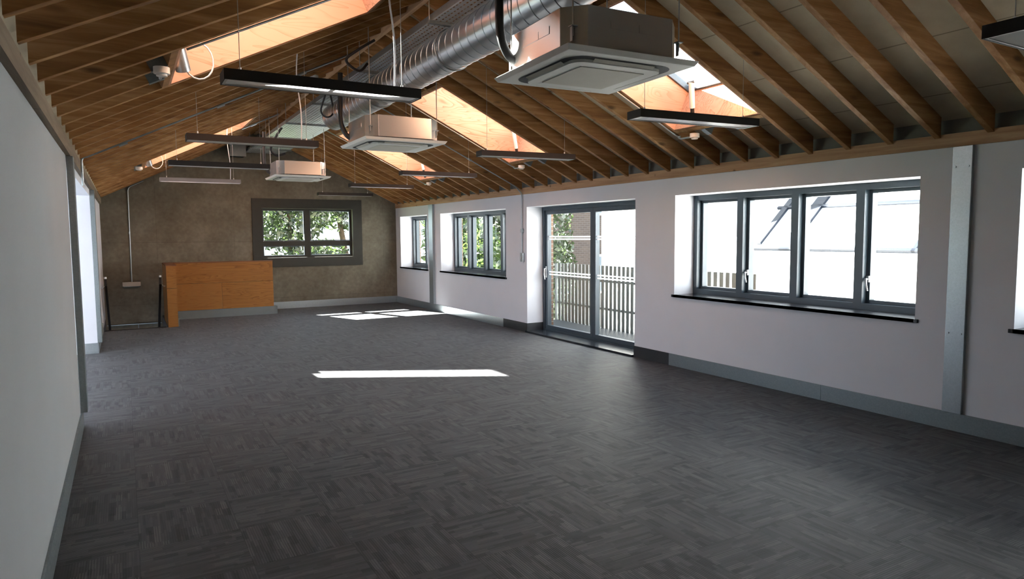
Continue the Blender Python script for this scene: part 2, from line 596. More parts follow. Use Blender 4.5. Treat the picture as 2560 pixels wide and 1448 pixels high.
# ------------------------------------------------------------------ mesh helpers
class MB:
    def __init__(self):
        self.v, self.f, self.smooth = [], [], []

    def add(self, verts, faces, smooth=False):
        o = len(self.v)
        self.v += [tuple(p) for p in verts]
        self.f += [tuple(i + o for i in q) for q in faces]
        self.smooth += [smooth] * len(faces)
        return self

    def hexa(self, p):
        return self.add(p, [(0, 3, 2, 1), (4, 5, 6, 7), (0, 1, 5, 4), (1, 2, 6, 5), (2, 3, 7, 6), (3, 0, 4, 7)])

    def box(self, x0, x1, y0, y1, z0, z1):
        x0, x1 = sorted((x0, x1))
        y0, y1 = sorted((y0, y1))
        z0, z1 = sorted((z0, z1))
        return self.hexa([(x0, y0, z0), (x1, y0, z0), (x1, y1, z0), (x0, y1, z0),
                          (x0, y0, z1), (x1, y0, z1), (x1, y1, z1), (x0, y1, z1)])

    def prism_y(self, poly, y0, y1):
        """poly of (x, z), carried from y0 to y1"""
        n = len(poly)
        a = sum(poly[i][0] * poly[(i + 1) % n][1] - poly[(i + 1) % n][0] * poly[i][1] for i in range(n))
        if a < 0:
            poly = poly[::-1]
        v = [(x, y0, z) for x, z in poly] + [(x, y1, z) for x, z in poly]
        f = [tuple(range(n)), tuple(range(2 * n - 1, n - 1, -1))]
        f += [((i + 1) % n, i, i + n, (i + 1) % n + n) for i in range(n)]
        return self.add(v, f)

    def prism_z(self, poly, z0, z1):
        n = len(poly)
        a = sum(poly[i][0] * poly[(i + 1) % n][1] - poly[(i + 1) % n][0] * poly[i][1] for i in range(n))
        if a < 0:
            poly = poly[::-1]
        v = [(x, y, z0) for x, y in poly] + [(x, y, z1) for x, y in poly]
        f = [tuple(range(n - 1, -1, -1)), tuple(range(n, 2 * n))]
        f += [(i, (i + 1) % n, (i + 1) % n + n, i + n) for i in range(n)]
        return self.add(v, f)

    def tube(self, pts, r, seg=8, caps=True):
        pts = [Vector(p) for p in pts]
        if isinstance(r, (int, float)):
            r = [r] * len(pts)
        rings = []
        up = Vector((0.123, 0.321, 0.94)).normalized()
        prev = None
        for i, p in enumerate(pts):
            d = (pts[min(i + 1, len(pts) - 1)] - pts[max(i - 1, 0)]).normalized()
            if prev is None:
                a = d.cross(up)
                if a.length < 1e-3:
                    a = d.cross(Vector((1, 0, 0)))
            else:
                a = prev - d * prev.dot(d)
            a.normalize()
            prev = a
            b = d.cross(a)
            rings.append([p + (a * math.cos(2 * math.pi * k / seg) + b * math.sin(2 * math.pi * k / seg)) * r[i] for k in range(seg)])
        v = [q for ring in rings for q in ring]
        f = []
        for i in range(len(pts) - 1):
            for k in range(seg):
                f.append((i * seg + k, i * seg + (k + 1) % seg, (i + 1) * seg + (k + 1) % seg, (i + 1) * seg + k))
        self.add(v, f, True)
        if caps:
            self.add(rings[0], [tuple(range(seg - 1, -1, -1))])
            self.add(rings[-1], [tuple(range(seg))])
        return self

    def build(self, name, mat, parent=None, bevel=0.0, **props):
        off = Vector((0, 0, 0))
        p = parent
        while p is not None:
            off += Vector(p.location)
            p = p.parent
        me = bpy.data.meshes.new(name)
        me.from_pydata([tuple(Vector(q) - off) for q in self.v], [], self.f)
        for poly, s in zip(me.polygons, self.smooth):
            poly.use_smooth = s
        if bevel:
            bm = bmesh.new()
            bm.from_mesh(me)
            bmesh.ops.remove_doubles(bm, verts=bm.verts, dist=1e-5)
            bmesh.ops.bevel(bm, geom=[e for e in bm.edges if len(e.link_faces) == 2 and e.calc_face_angle(0) > 0.6],
                            offset=bevel, segments=2, profile=0.6, affect='EDGES')
            bm.to_mesh(me)
            bm.free()
        me.materials.append(mat)
        o = bpy.data.objects.new(name, me)
        C.objects.link(o)
        o.parent = parent
        for k, val in props.items():
            o[k] = val
        return o


def tag(o, label, cat, group=None, kind='thing'):
    o['label'] = label
    o['category'] = cat
    o['kind'] = kind
    if group:
        o['group'] = group
    return o


def thing(name, label, cat, loc=(0, 0, 0), group=None, kind='thing'):
    o = bpy.data.objects.new(name, None)
    o.empty_display_size = 0.1
    C.objects.link(o)
    o.location = loc
    return tag(o, label, cat, group, kind)


def structure(o, label=None, cat=None):
    o['kind'] = 'structure'
    if label:
        o['label'] = label
    if cat:
        o['category'] = cat
    return o


def copy_tree(o, parent=None):
    c = o.copy()
    C.objects.link(c)
    c.parent = parent
    for ch in list(o.children):
        copy_tree(ch, c)
    return c


def nth(i):
    return str(i) + ('th' if 10 <= i % 100 <= 20 else {1: 'st', 2: 'nd', 3: 'rd'}.get(i % 10, 'th'))


def grid_boxes(mb, u0, u1, v0, v1, holes, put):
    """fill the rectangle u0..u1 x v0..v1 around the holes with boxes"""
    us = sorted({u0, u1, *[h[0] for h in holes], *[h[1] for h in holes]})
    us = [u for u in us if u0 <= u <= u1]
    for a, b in zip(us, us[1:]):
        m = (a + b) / 2
        cuts = sorted((h[2], h[3]) for h in holes if h[0] < m < h[1])
        z = v0
        for c, d in cuts:
            if c > z + 1e-6:
                put(a, b, z, c)
            z = max(z, d)
        if v1 > z + 1e-6:
            put(a, b, z, v1)


# ------------------------------------------------------------------ floor and walls
XRO = 6.45                         # outer face of the right wall
STAIR = (XL, 0.655, 14.0, YF)      # stair opening in the floor

m = MB()
grid_boxes(m, XL - 2.6, XRO - 0.2, YB, YF, [STAIR], lambda a, b, c, d: m.box(a, b, c, d, -0.25, 0.0))
o = m.build('floor', CARPET)
structure(o, 'patchwork grey carpet tile floor of the loft room', 'floor')

# openings in the right wall: (y0, y1, z0, z1)
W_BIG = (3.32, 6.285, 0.90, 2.13)
W_DOOR = (7.035, 9.835, 0.0, 2.13)
W_MID = (10.56, 13.43, 0.90, 2.13)
W_END = (14.155, 15.855, 0.90, 2.13)
W_NEAR = (1.25, 2.565, 0.90, 2.13)
HOLES = [W_BIG, W_DOOR, W_MID, W_END, W_NEAR]
PLZ0, PLZ1 = 2.345, 2.455          # wall plate
m = MB()
grid_boxes(m, YB, YF, 0.0, PLZ0, HOLES, lambda a, b, c, d: m.box(XR, 6.25, a, b, c, d))
structure(m.build('wall_right', PLASTER), 'long white plastered wall with windows and glazed door', 'wall')
m = MB()
grid_boxes(m, YB, YF + 0.3, -3.2, 2.56, [(h[0] + 0.02, h[1] - 0.03, h[2] - 0.05, h[3] - 0.01) for h in HOLES],
           lambda a, b, c, d: m.box(6.42 - 0.08, XRO, a, b, c, d))
structure(m.build('wall_outer', BRICK), 'outer brick face of the long window wall', 'wall')

# left wall: near run, opening, far run
AY0, AY1 = 6.97, 11.35
m = MB()
m.box(XL - 0.25, XL, YB, 6.8, 0, PLZ0)
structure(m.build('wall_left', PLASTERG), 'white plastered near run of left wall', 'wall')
m = MB()
m.box(XL - 0.25, XL, AY1, YF, 0, PLZ0)
structure(m.build('wall_left_end', PLASTER), 'short white run of left wall beside the stair', 'wall')
m = MB()      # header over the opening
m.box(XL - 0.25, XL, 6.8, AY1, 2.26, PLZ0)
structure(m.build('wall_left_header', PLASTER), 'white header over the left opening', 'wall')
m = MB()      # recess beyond the opening, with a tall opening to daylight in its outer wall
ax = XL - 2.6
grid_boxes(m, AY0 - 0.17, AY1, 0, PLZ0, [(7.1, 11.2, 0.05, 2.28)], lambda a, b, c, d: m.box(ax - 0.3, ax, a, b, c, d))
m.box(ax, XL - 0.25, AY0 - 0.42, AY0 - 0.17, 0, PLZ0)
m.box(ax, XL - 0.25, AY1, AY1 + 0.25, 0, PLZ0)
structure(m.build('wall_recess', PLASTER), 'white walls of the recess beyond the left opening', 'wall')
m = MB()
m.box(ax - 0.3, XL, AY0 - 0.42, AY1 + 0.25, PLZ0 + 0.001, PLZ0 + 0.06)
structure(m.build('ceiling_recess', PLASTER), 'white ceiling of the left recess', 'ceiling')

# back wall behind the viewer
m = MB()
m.box(XL - 0.25, 6.25, YB - 0.25, YB, 0, 2.345)
m.prism_y([(XL - 0.2, 2.345), (6.2, 2.345), (6.2, 2.5), (RX, RZ + 0.12), (XL - 0.2, 2.5)], YB - 0.25, YB)
structure(m.build('wall_back', PLASTER), 'white gable wall behind the viewer', 'wall')

# far concrete gable with one window opening
FW = (2.74, 4.835, 1.18, 2.31)
m = MB()
grid_boxes(m, XL - 0.25, XRO - 0.12, -3.2, 2.345, [FW], lambda a, b, c, d: m.box(a, b, YF, YF + 0.3, c, d))
m.prism_y([(XL - 0.25, 2.345), (XRO - 0.12, 2.345), (XRO - 0.12, 2.36), (RX, RZ + 0.16), (XL - 0.25, 2.50)], YF, YF + 0.3)
structure(m.build('wall_far', CONC), 'raw concrete gable wall at the far end', 'wall')


# ------------------------------------------------------------------ roof
def slope_pt(side, x, y, w):
    """point on a slope: w is measured square to it, upward from the rafter soffits"""
    s = SL if side == 'L' else -SR
    z = zl(x) if side == 'L' else zr(x)
    k = math.sqrt(1 + s * s)
    return (x - s / k * w, y, z + w / k)


def slope_box(mb, side, xa, xb, ya, yb, wa, wb):
    p = [slope_pt(side, x, y, w) for w in (wa, wb) for x, y in ((xa, ya), (xb, ya), (xb, yb), (xa, yb))]
    return mb.hexa(p)


SKY_L = [(raft_y(5) + RAFT_T, raft_y(8), 0.36, 1.98), (raft_y(23) + RAFT_T, raft_y(26), 0.36, 1.98)]
SKY_R = [(raft_y(4) + RAFT_T, raft_y(7), 3.58, 5.22), (raft_y(13) + RAFT_T, raft_y(16), 3.58, 5.22),
         (raft_y(22) + RAFT_T, raft_y(25), 3.58, 5.22)]

m = MB()
grid_boxes(m, YB, YF + 0.3, XL - 0.35, RX - 0.0, [(a, b, c, d) for a, b, c, d in SKY_L],
           lambda a, b, c, d: slope_box(m, 'L', c, d + (0.12 if d == RX else 0), a, b, RD + 0.002, ROOF_T))
grid_boxes(m, YB, YF + 0.3, RX, XRO + 0.15, [(a, b, c, d) for a, b, c, d in SKY_R],
           lambda a, b, c, d: slope_box(m, 'R', c - (0.12 if c == RX else 0), d, a, b, RD + 0.002, ROOF_T))
structure(m.build('ceiling', BOARD), 'sloping boarded ceiling seen between the rafters', 'ceiling')

# wall plates
m = MB().box(XR - 0.012, XR + 0.25, YB, YF, PLZ0 + 0.001, PLZ1)
structure(m.build('trim_1', PLATE), 'pale timber wall plate along the window wall', 'wall plate')
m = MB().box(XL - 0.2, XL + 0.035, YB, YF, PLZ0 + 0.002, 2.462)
PLATE2 = wood('grey_brown_plate_timber', (0.12, 0.085, 0.055), (0.20, 0.150, 0.10), (0.27, 0.21, 0.145), stretch=(16, 1.0, 16))  # left plate toned darker and greyer than the right one
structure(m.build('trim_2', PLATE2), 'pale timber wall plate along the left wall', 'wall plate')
m = MB().box(XR + 0.04, XR + 0.06, YB, YF, PLZ1 + 0.001, 2.60)
structure(m.build('trim_3', INFILL), 'grey eaves board behind the right rafter feet', 'eaves board')

# ridge board
m = MB().box(RX - 0.025, RX + 0.025, YB + 0.01, YF - 0.005, RZ - 0.03, RZ + 0.15)
tag(m.build('ridge_board', PLATE), 'pale timber ridge board running under the peak of the roof', 'ridge board')

# rafters
K0, K1 = -4, 33
XLF, XRF = XL + 0.0365, XR - 0.0135          # feet meet the plates


def rafter_mesh(side, xa, xb):
    """stick from xa (low x) to xb, vertical cuts, origin at the near lower foot"""
    z = zl if side == 'L' else zr
    s = SL if side == 'L' else SR
    dv = RD * math.sqrt(1 + s * s)
    mb = MB()
    mb.prism_y([(xa, z(xa)), (xb, z(xb)), (xb, z(xb) + dv), (xa, z(xa) + dv)], 0.0, RAFT_T)
    return mb


def foot(side, x):
    return (x, 0.0, zl(x) if side == 'L' else zr(x))


PROTO = {}


def place_rafter(side, xa, xb, k, label, group, name='roof_rafter'):
    key = (side, xa, xb)
    x0 = xa if side == 'L' else xb
    if key not in PROTO:
        fx = foot(side, x0)
        mb = rafter_mesh(side, xa, xb)
        mb.v = [(x - fx[0], y, zz - fx[2]) for x, y, zz in mb.v]
        o = mb.build(name, RAFTER, None, bevel=0.003)
        PROTO[key] = o
    else:
        o = PROTO[key].copy()
        C.objects.link(o)
    fx = foot(side, x0)
    o.location = (fx[0], raft_y(k), fx[2])
    tag(o, label, 'rafter', group)
    return o


def hanger(x, side, k, par):
    """galvanised joist hanger wrapped round the end of a trimmed rafter"""
    mb = MB()
    y0, y1 = raft_y(k) - 0.004, raft_y(k) + RAFT_T + 0.004
    d = 0.10
    xa, xb = (x - d, x) if (side == 'L') == (par == 'low') else (x, x + d)
    slope_box(mb, side, xa, xb, y0, y1, -0.004, 0.0)
    slope_box(mb, side, xa, xb, y0, raft_y(k) - 0.0005, 0.0, 0.11)
    slope_box(mb, side, xa, xb, raft_y(k) + RAFT_T + 0.0005, y1, 0.0, 0.11)
    return mb


RID_L, RID_R = RX - 0.026, RX + 0.026
TB = 0.045                                  # trimmer thickness
for side, wins, word in (('L', SKY_L, 'left'), ('R', SKY_R, 'right')):
    names = ['nearer', 'farther'] if side == 'L' else ['nearest', 'middle', 'farthest']
    for k in range(K1, K0 - 1, -1):
        rank = K1 - k + 1
        y = raft_y(k)
        cut = None
        for i, wdw in enumerate(wins):
            if wdw[0] < y < wdw[1] - 0.01:
                cut = i, wdw
        if cut is None:
            a, b = (XLF, RID_L) if side == 'L' else (RID_R, XRF)
            place_rafter(side, a, b, k, 'brown timber rafter of the %s roof slope, %s counted from the far concrete wall' % (word, nth(rank)),
                         'rafters of the %s roof slope' % word)
        else:
            i, (y0, y1, xa, xb) = cut
            which = 'nearer' if y < (y0 + y1) / 2 else 'farther'
            g = 'cut rafters at the skylights of the %s slope' % word
            for lohi in ('low', 'high'):
                if side == 'L':
                    a, b = (XLF, xa - TB - 0.001) if lohi == 'low' else (xb + TB + 0.001, RID_L)
                else:
                    a, b = (xb + TB + 0.001, XRF) if lohi == 'low' else (RID_R, xa - TB - 0.001)
                lab = '%s of two short cut rafters %s the %s skylight of the %s slope' % (
                    which, 'below' if lohi == 'low' else 'above', names[i], word)
                o = place_rafter(side, a, b, k, lab, g, 'cut_rafter')
                if lohi == 'low':
                    x = b if side == 'L' else a
                    h = hanger(x, side, k, lohi).build('joist_hanger', GALVD, None)
                    h.parent = o
                    h.location = tuple(-Vector(o.location))


# ------------------------------------------------------------------ skylights
def make_skylight(side, win, label):
    y0, y1, xa, xb = win
    lowx = xa if side == 'L' else xb
    root = thing('skylight', label, 'skylight', slope_pt(side, lowx, y0, 0), 'skylights in the roof')
    t = 0.018
    W0, W1 = 0.004, ROOF_T - 0.01
    e = 0.002
    mb = MB()
    slope_box(mb, side, xa + e, xb - e, y1 - t - e, y1 - e, W0, W1)
    mb.build('side_lining', PLY, root)
    mb = MB()
    slope_box(mb, side, xa + e, xb - e, y0 + e, y0 + t + e, W0, W1)
    mb.build('side_lining', PLY, root)
    mb = MB()
    slope_box(mb, side, xa + e, xa + t + e, y0 + t + 2 * e, y1 - t - 2 * e, W0, W1)
    mb.build('end_lining', PLY, root)
    mb = MB()
    slope_box(mb, side, xb - t - e, xb - e, y0 + t + 2 * e, y1 - t - 2 * e, W0, W1)
    mb.build('end_lining', PLY, root)
    # trimmers between the rafters
    for x0 in (xa - TB, xb):
        mb = MB()
        slope_box(mb, side, x0 + 0.0005, x0 + TB - 0.0005, y0 + e, y1 - e, 0.0, RD)
        mb.build('trimmer', RAFTER, root)
    # dark frame and pane
    mb = MB()
    wd = 0.045
    A, B = ROOF_T - 0.008, ROOF_T + 0.06
    slope_box(mb, side, xa, xb, y0, y0 + wd, A, B)
    slope_box(mb, side, xa, xb, y1 - wd, y1, A, B)
    slope_box(mb, side, xa, xa + wd, y0 + wd, y1 - wd, A, B)
    slope_box(mb, side, xb - wd, xb, y0 + wd, y1 - wd, A, B)
    mb.build('skylight_frame', FRAME, root)
    mb = MB()
    slope_box(mb, side, xa + wd, xb - wd, y0 + wd, y1 - wd, B - 0.03, B - 0.022)
    mb.build('glass_pane', GLASS, root)
    ym = (y0 + y1) / 2
    if side == 'R':
        # opener: white cylinder with a black shaft, from the lower end lining up to the frame
        p0 = Vector(slope_pt(side, xb - 0.035, y1 - 0.30, 0.03))
        p1 = Vector(slope_pt(side, xb - 0.30, y1 - 0.42, 0.31))
        q = p0.lerp(p1, 0.38)
        mb = MB().tube([q, p1], 0.028, 14)
        op = mb.build('window_opener', WHITEP, root)
        MB().tube([p0, q.lerp(p1, 0.04)], 0.021, 12).build('opener_shaft', BLACK, op)
        MB().tube([p1 + Vector((0, -.05, 0)), p1 + Vector((0, .05, 0))], 0.016, 8).build('pivot_bracket', GALVD, op)
    else:
        p0 = Vector(slope_pt(side, xa + 0.06, y0 + 0.62, -0.02))
        p1 = Vector(slope_pt(side, xa + 0.10, y0 + 0.50, 0.20))
        mb = MB().tube([p0, p0.lerp(p1, 0.9)], 0.05, 16)
        op = mb.build('window_opener', GALV, root)
        c = p0 + Vector((0.10, 0.0, 0.02))
        loop = [c + Vector((0.10 * math.cos(a), 0, 0.13 * math.sin(a) + 0.06)) for a in [math.radians(d) for d in range(-150, 110, 20)]]
        MB().tube(loop, 0.0065, 8).build('loop_cable', WIRE, op)
    return root


for i, wdw in enumerate(SKY_L):
    make_skylight('L', wdw, ['plywood-lined skylight in left slope nearest the viewer, above the large black pendant light',
                             'plywood-lined skylight in left slope close to the far concrete wall'][i])
for i, wdw in enumerate(SKY_R):
    make_skylight('R', wdw, ['plywood-lined skylight in right slope beside the nearest air conditioning unit',
                             'plywood-lined middle skylight of the three in the right slope',
                             'plywood-lined skylight in right slope farthest away, behind the middle air conditioner'][i])


# junction boxes below skylights
def junction_box(p, side, label):
    root = thing('junction_box', label, 'junction box', tuple(p), 'electrical boxes below the skylights')
    v = Vector(p)
    MB().tube([v + Vector((0, 0, -0.012)), v + Vector((0, 0, 0.03))], 0.05, 18).build('box_body', WHITEP, root)
    MB().tube([v + Vector((0, 0, -0.028)), v + Vector((0, 0, -0.0125))], 0.034, 18).build('box_lid', WHITEP, root)
    MB().tube([v + Vector((0.0, 0.06, 0.0)), v + Vector((0, 0.20, 0.0)), v + Vector((0.0, 0.24, 0.02))], 0.011, 8).build('flexible_tail', GALV, root)
    return root


for i, wdw in enumerate(SKY_R):
    y0, y1, xa, xb = wdw
    p = Vector(slope_pt('R', xb + 0.10, y1 - 0.22, -0.031))
    junction_box(p, 'R', 'round white junction box on the trimmer under the %s right-hand skylight' % ['nearest', 'middle', 'farthest'][i])
for i, wdw in enumerate(SKY_L):
    y0, y1, xa, xb = wdw
    p = Vector(slope_pt('L', xa - 0.10, y0 + 0.32, -0.031))
    junction_box(p, 'L', 'round white junction box under the lower end of the %s left-hand skylight' % ['nearer', 'farther'][i])


# ------------------------------------------------------------------ windows of the right wall
def frame_rect(mb, x0, x1, y0, y1, z0, z1, w):
    mb.box(x0, x1, y0, y1, z0, z0 + w)
    mb.box(x0, x1, y0, y1, z1 - w, z1)
    mb.box(x0, x1, y0, y0 + w, z0 + w, z1 - w)
    mb.box(x0, x1, y1 - w, y1, z0 + w, z1 - w)


def wall_window(n, hole, lights, handles, label):
    y0, y1, z0, z1 = hole
    root = thing('window_%d' % n, label, 'window', (6.25, (y0 + y1) / 2, z0), kind='structure')
    fx0, fx1 = 6.252, 6.332
    w = 0.06
    e = 0.001
    mb = MB()
    frame_rect(mb, fx0, fx1, y0 + e, y1 - e, z0 + e, z1 - e, w)
    mb.build('window_frame', FRAME, root)
    pitch = (y1 - y0) / lights
    for i in range(1, lights):
        c = y0 + pitch * i
        MB().box(fx0 - 0.004, fx1, c - 0.045, c + 0.045, z0 + w, z1 - w).build('mullion', FRAME, root)
    for i in range(lights):
        a = y0 + pitch * i + (0.046 if i else w + e)
        b = y0 + pitch * (i + 1) - (0.046 if i < lights - 1 else w + e)
        mb = MB()
        sx0, sx1 = 6.318, 6.40
        frame_rect(mb, sx0, sx1, a + 0.001, b - 0.001, z0 + w + 0.001, z1 - w - 0.001, 0.034)
        sash = mb.build('sash', FRAME, root)
        MB().box(6.365, 6.372, a + 0.033, b - 0.033, z0 + w + 0.033, z1 - w - 0.033).build('glass_pane', GLASS, sash)
        if i in handles:
            hz = z0 + 0.30
            hy = b - 0.02
            mb = MB()
            mb.box(6.30, 6.317, hy - 0.014, hy + 0.014, hz - 0.03, hz + 0.03)
            mb.tube([(6.31, hy, hz), (6.272, hy, hz)], 0.009, 8)
            mb.tube([(6.272, hy, hz + 0.008), (6.268, hy - 0.006, hz - 0.05), (6.272, hy - 0.02, hz - 0.115)], [0.010, 0.009, 0.007], 8)
            mb.build('handle', HANDLE, sash)
    mb = MB()
    mb.box(XR - 0.022, 6.30, y0 - 0.0, y1 + 0.0, z0 - 0.03 + 0.0005, z0 + 0.0005)
    mb.box(XR - 0.022, XR - 0.001, y0 - 0.03, y1 + 0.03, z0 - 0.03, z0 + 0.0005)
    mb.build('window_sill', SLATE, root)
    return root


wall_window(1, W_BIG, 4, (0, 2), 'four-light grey window with slate sill between the glazed door and wide steel column')
wall_window(2, W_MID, 4, (), 'grey window with slate sill showing green bamboo, between glazed door and far column')
wall_window(3, W_END, 2, (), 'narrow grey window with slate sill next to the far concrete wall')
wall_window(4, W_NEAR, 2, (), 'window at the right edge of the picture beyond the wide steel column')

# far window in the concrete wall
x0, x1, z0, z1 = FW
root = thing('window_5', 'four-pane window with broad dark frame in the concrete gable wall', 'window', (3.79, YF, z0), kind='structure')
mb = MB()
TX0, TX1, TZ0, TZ1 = 2.535, 5.06, 0.965, 2.53
mb.box(TX0, TX1, YF - 0.022, YF - 0.001, z1, TZ1)
mb.box(TX0, TX1, YF - 0.022, YF - 0.001, TZ0, z0)
mb.box(TX0, x0, YF - 0.022, YF - 0.001, z0, z1)
mb.box(x1, TX1, YF - 0.022, YF - 0.001, z0, z1)
mb.build('window_surround', TRIMG, root)


def frame_rect_y(mb, y0, y1, x0, x1, z0, z1, w):
    mb.box(x0, x1, y0, y1, z0, z0 + w)
    mb.box(x0, x1, y0, y1, z1 - w, z1)
    mb.box(x0, x0 + w, y0, y1, z0 + w, z1 - w)
    mb.box(x1 - w, x1, y0, y1, z0 + w, z1 - w)


mb = MB()
frame_rect_y(mb, YF + 0.09, YF + 0.16, x0, x1, z0, z1, 0.035)
mb.build('window_frame', TRIMG, root)
xm = 3.775
MB().box(xm - 0.06, xm + 0.06, YF + 0.085, YF + 0.165, z0 + 0.035, z1 - 0.035).build('mullion', TRIMG, root)
zt = 1.505
for a, b in ((x0 + 0.035, xm - 0.06), (xm + 0.06, x1 - 0.035)):
    MB().box(a, b, YF + 0.085, YF + 0.165, zt - 0.055, zt + 0.055).build('transom', TRIMG, root)
    for c, d in ((z0 + 0.035, zt - 0.055), (zt + 0.055, z1 - 0.035)):
        mb = MB()
        frame_rect_y(mb, YF + 0.105, YF + 0.15, a + 0.001, b - 0.001, c + 0.001, d - 0.001, 0.02)
        s = mb.build('sash', FRAME, root)
        MB().box(a + 0.02, b - 0.02, YF + 0.125, YF + 0.131, c + 0.02, d - 0.02).build('glass_pane', GLASS, s)
for hx in (xm - 0.085, xm + 0.085):
    mb = MB()
    mb.box(hx - 0.012, hx + 0.012, YF + 0.072, YF + 0.088, 1.66, 1.72)
    mb.tube([(hx, YF + 0.07, 1.70), (hx, YF + 0.045, 1.69), (hx, YF + 0.045, 1.58)], 0.008, 8)
    mb.build('handle', HANDLE, root)

# ------------------------------------------------------------------ glazed door
y0, y1, z0, z1 = W_DOOR
root = thing('door_1', 'tall grey glazed double door opening onto the balcony', 'door', (6.25, (y0 + y1) / 2, 0), kind='structure')
mb = MB()
e = 0.001
mb.box(6.252, 6.342, y0 + e, y1 - e, z1 - 0.06, z1 - e)
mb.box(6.252, 6.342, y0 + e, y0 + 0.06, 0.045, z1 - 0.06)
mb.box(6.252, 6.342, y1 - 0.06, y1 - e, 0.045, z1 - 0.06)
mb.box(6.252, 6.342, y0 + e, y1 - e, 0.001, 0.045)
mb.build('door_frame', FRAME, root)
ymid = 8.42
for i, (a, b) in enumerate(((y0 + 0.06, ymid), (ymid, y1 - 0.06))):
    mb = MB()
    frame_rect(mb, 6.268, 6.345, a + 0.001, b - 0.001, 0.047, z1 - 0.062, 0.065)
    leaf = mb.build('door_leaf', FRAME, root)
    MB().box(6.305, 6.312, a + 0.06, b - 0.06, 0.105, z1 - 0.12).build('glass_pane', GLASS, leaf)
    for zz in (1.585, 1.625, 0.985, 1.03):
        MB().add([(6.3035, a + 0.066, zz - 0.010), (6.3035, b - 0.066, zz - 0.010), (6.3035, b - 0.066, zz + 0.010), (6.3035, a + 0.066, zz + 0.010)], [(0, 3, 2, 1)]).build('etched_band', DIFF, leaf)
    if i:
        hy = b - 0.033
        mb = MB()
        mb.box(6.255, 6.267, hy - 0.016, hy + 0.016, 0.93, 1.12)
        mb.tube([(6.262, hy, 1.09), (6.225, hy, 1.08), (6.215, hy - 0.01, 0.98), (6.222, hy - 0.02, 0.90)], [0.011, 0.011, 0.010, 0.008], 8)
        mb.build('handle', HANDLE, leaf)
mb = MB()
mb.box(XR - 0.045, 6.25, y0 + 0.001, y1 - 0.001, 0.001, 0.028)
mb.build('threshold', SLATE, root)

# ------------------------------------------------------------------ skirtings
SK = 0.152


def skirting(name, mat, label, *boxes):
    mb = MB()
    for b in boxes:
        mb.box(*b)
    structure(mb.build(name, mat, None), label, 'skirting')


skirting('baseboard_right', GALVD, 'long galvanised skirting under the big right-hand window', (XR - 0.014, XR - 0.001, YB, 4.20, 0.001, SK), (XR - 0.014, XR - 0.001, 4.203, 6.355, 0.001, SK))
skirting('baseboard_right_door', BLACKSK, 'black skirting pieces on both sides of the glazed door',
         (XR - 0.014, XR - 0.001, 6.357, y0 - 0.0, 0.001, SK), (XR - 0.014, XR - 0.001, y1 + 0.0, 10.655, 0.001, SK),
         (XR - 0.013, 6.25, y1 - 0.012, y1 - 0.001, 0.029, SK))
skirting('baseboard_right_end', GALV, 'galvanised skirting between glazed door and far corner', (XR - 0.014, XR - 0.001, 10.657, YF - 0.001, 0.001, SK))
skirting('baseboard_far', GALV, 'galvanised skirting along the concrete gable wall', (2.86, XR - 0.015, YF - 0.014, YF - 0.001, 0.001, 0.16))
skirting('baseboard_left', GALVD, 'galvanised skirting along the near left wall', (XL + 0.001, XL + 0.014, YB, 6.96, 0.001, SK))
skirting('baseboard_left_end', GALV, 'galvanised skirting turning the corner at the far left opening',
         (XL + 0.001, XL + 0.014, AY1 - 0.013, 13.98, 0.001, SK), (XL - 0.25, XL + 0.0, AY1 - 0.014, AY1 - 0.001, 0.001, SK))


# ------------------------------------------------------------------ steel columns
def wall_column(x0, x1, y0, y1, z0, z1, label, mat, bolts):
    root = thing('steel_column', label, 'column', ((x0 + x1) / 2, (y0 + y1) / 2, z0), 'galvanised steel columns on the side walls')
    MB().box(x0, x1, y0, y1, z0, z1).build('cover_plate', mat, root, bevel=0.003)
    for by, bz in bolts:
        xs = x0 if x0 > 2 else x1
        sg = -1 if x0 > 2 else 1
        MB().tube([(xs + sg * 0.0005, by, bz), (xs + sg * 0.007, by, bz)], 0.008, 10).build('bolt', GALV, root)
    return root


wall_column(XR - 0.036, XR - 0.0015, 2.90, 3.05, SK + 0.002, 2.343, 'wide galvanised column on the right between the two nearest windows', GALV,
            [(2.925, 2.18), (3.025, 2.18), (2.925, 0.82), (3.025, 0.82)])
wall_column(XR - 0.055, XR - 0.0015, 13.74, 13.96, SK + 0.002, 2.343, 'slim galvanised column on the right between the two farthest windows', GALV, [])
wall_column(XL + 0.0015, XL + 0.052, 6.81, 6.96, SK + 0.002, 2.343, 'galvanised column at the near edge of the left opening', GALVD, [])
wall_column(XL + 0.0015, XL + 0.058, AY1 + 0.002, 11.60, SK + 0.002, 2.343, 'galvanised column on the far side of the left opening', GALVD, [])

# ------------------------------------------------------------------ stair and balustrade
sx0, sx1, sy0, sy1 = STAIR
root = thing('staircase', 'dark staircase going down along the far concrete wall', 'staircase', (0.1, 14.0, -1.6))
n = 9
for i in range(n):
    za = -0.185 * (i + 1)
    MB().box(sx0 + 0.001, sx1 - 0.001, sy0 + 0.235 * i + 0.002, min(sy1 - 0.002, sy0 + 0.235 * (i + 1)), za - 0.04, za).build('tread', STAIRM, root)
MB().box(sx0 + 0.001, sx1 - 0.001, sy0 + 0.002, sy1 - 0.002, -2.2, -2.15).build('landing', STAIRM, root)
MB().box(sx0 - 0.05, sx0 - 0.001, sy0, sy1 - 0.003, -2.2, -0.26).build('side_string', CONC, root)
MB().box(sx1 + 0.001, sx1 + 0.05, sy0, sy1 - 0.003, -2.2, -0.26).build('side_string', CONC, root)
MB().box(sx0 + 0.03, sx1 - 0.03, sy0 - 0.03, sy0 + 0.02, 0.0005, 0.012).build('nosing', STAIRM, root)
MB().box(sx0 + 0.02, sx1 - 0.02, sy1 - 0.05, sy1 - 0.003, -0.150, -0.135).build('wall_ledge', GALVD, root)
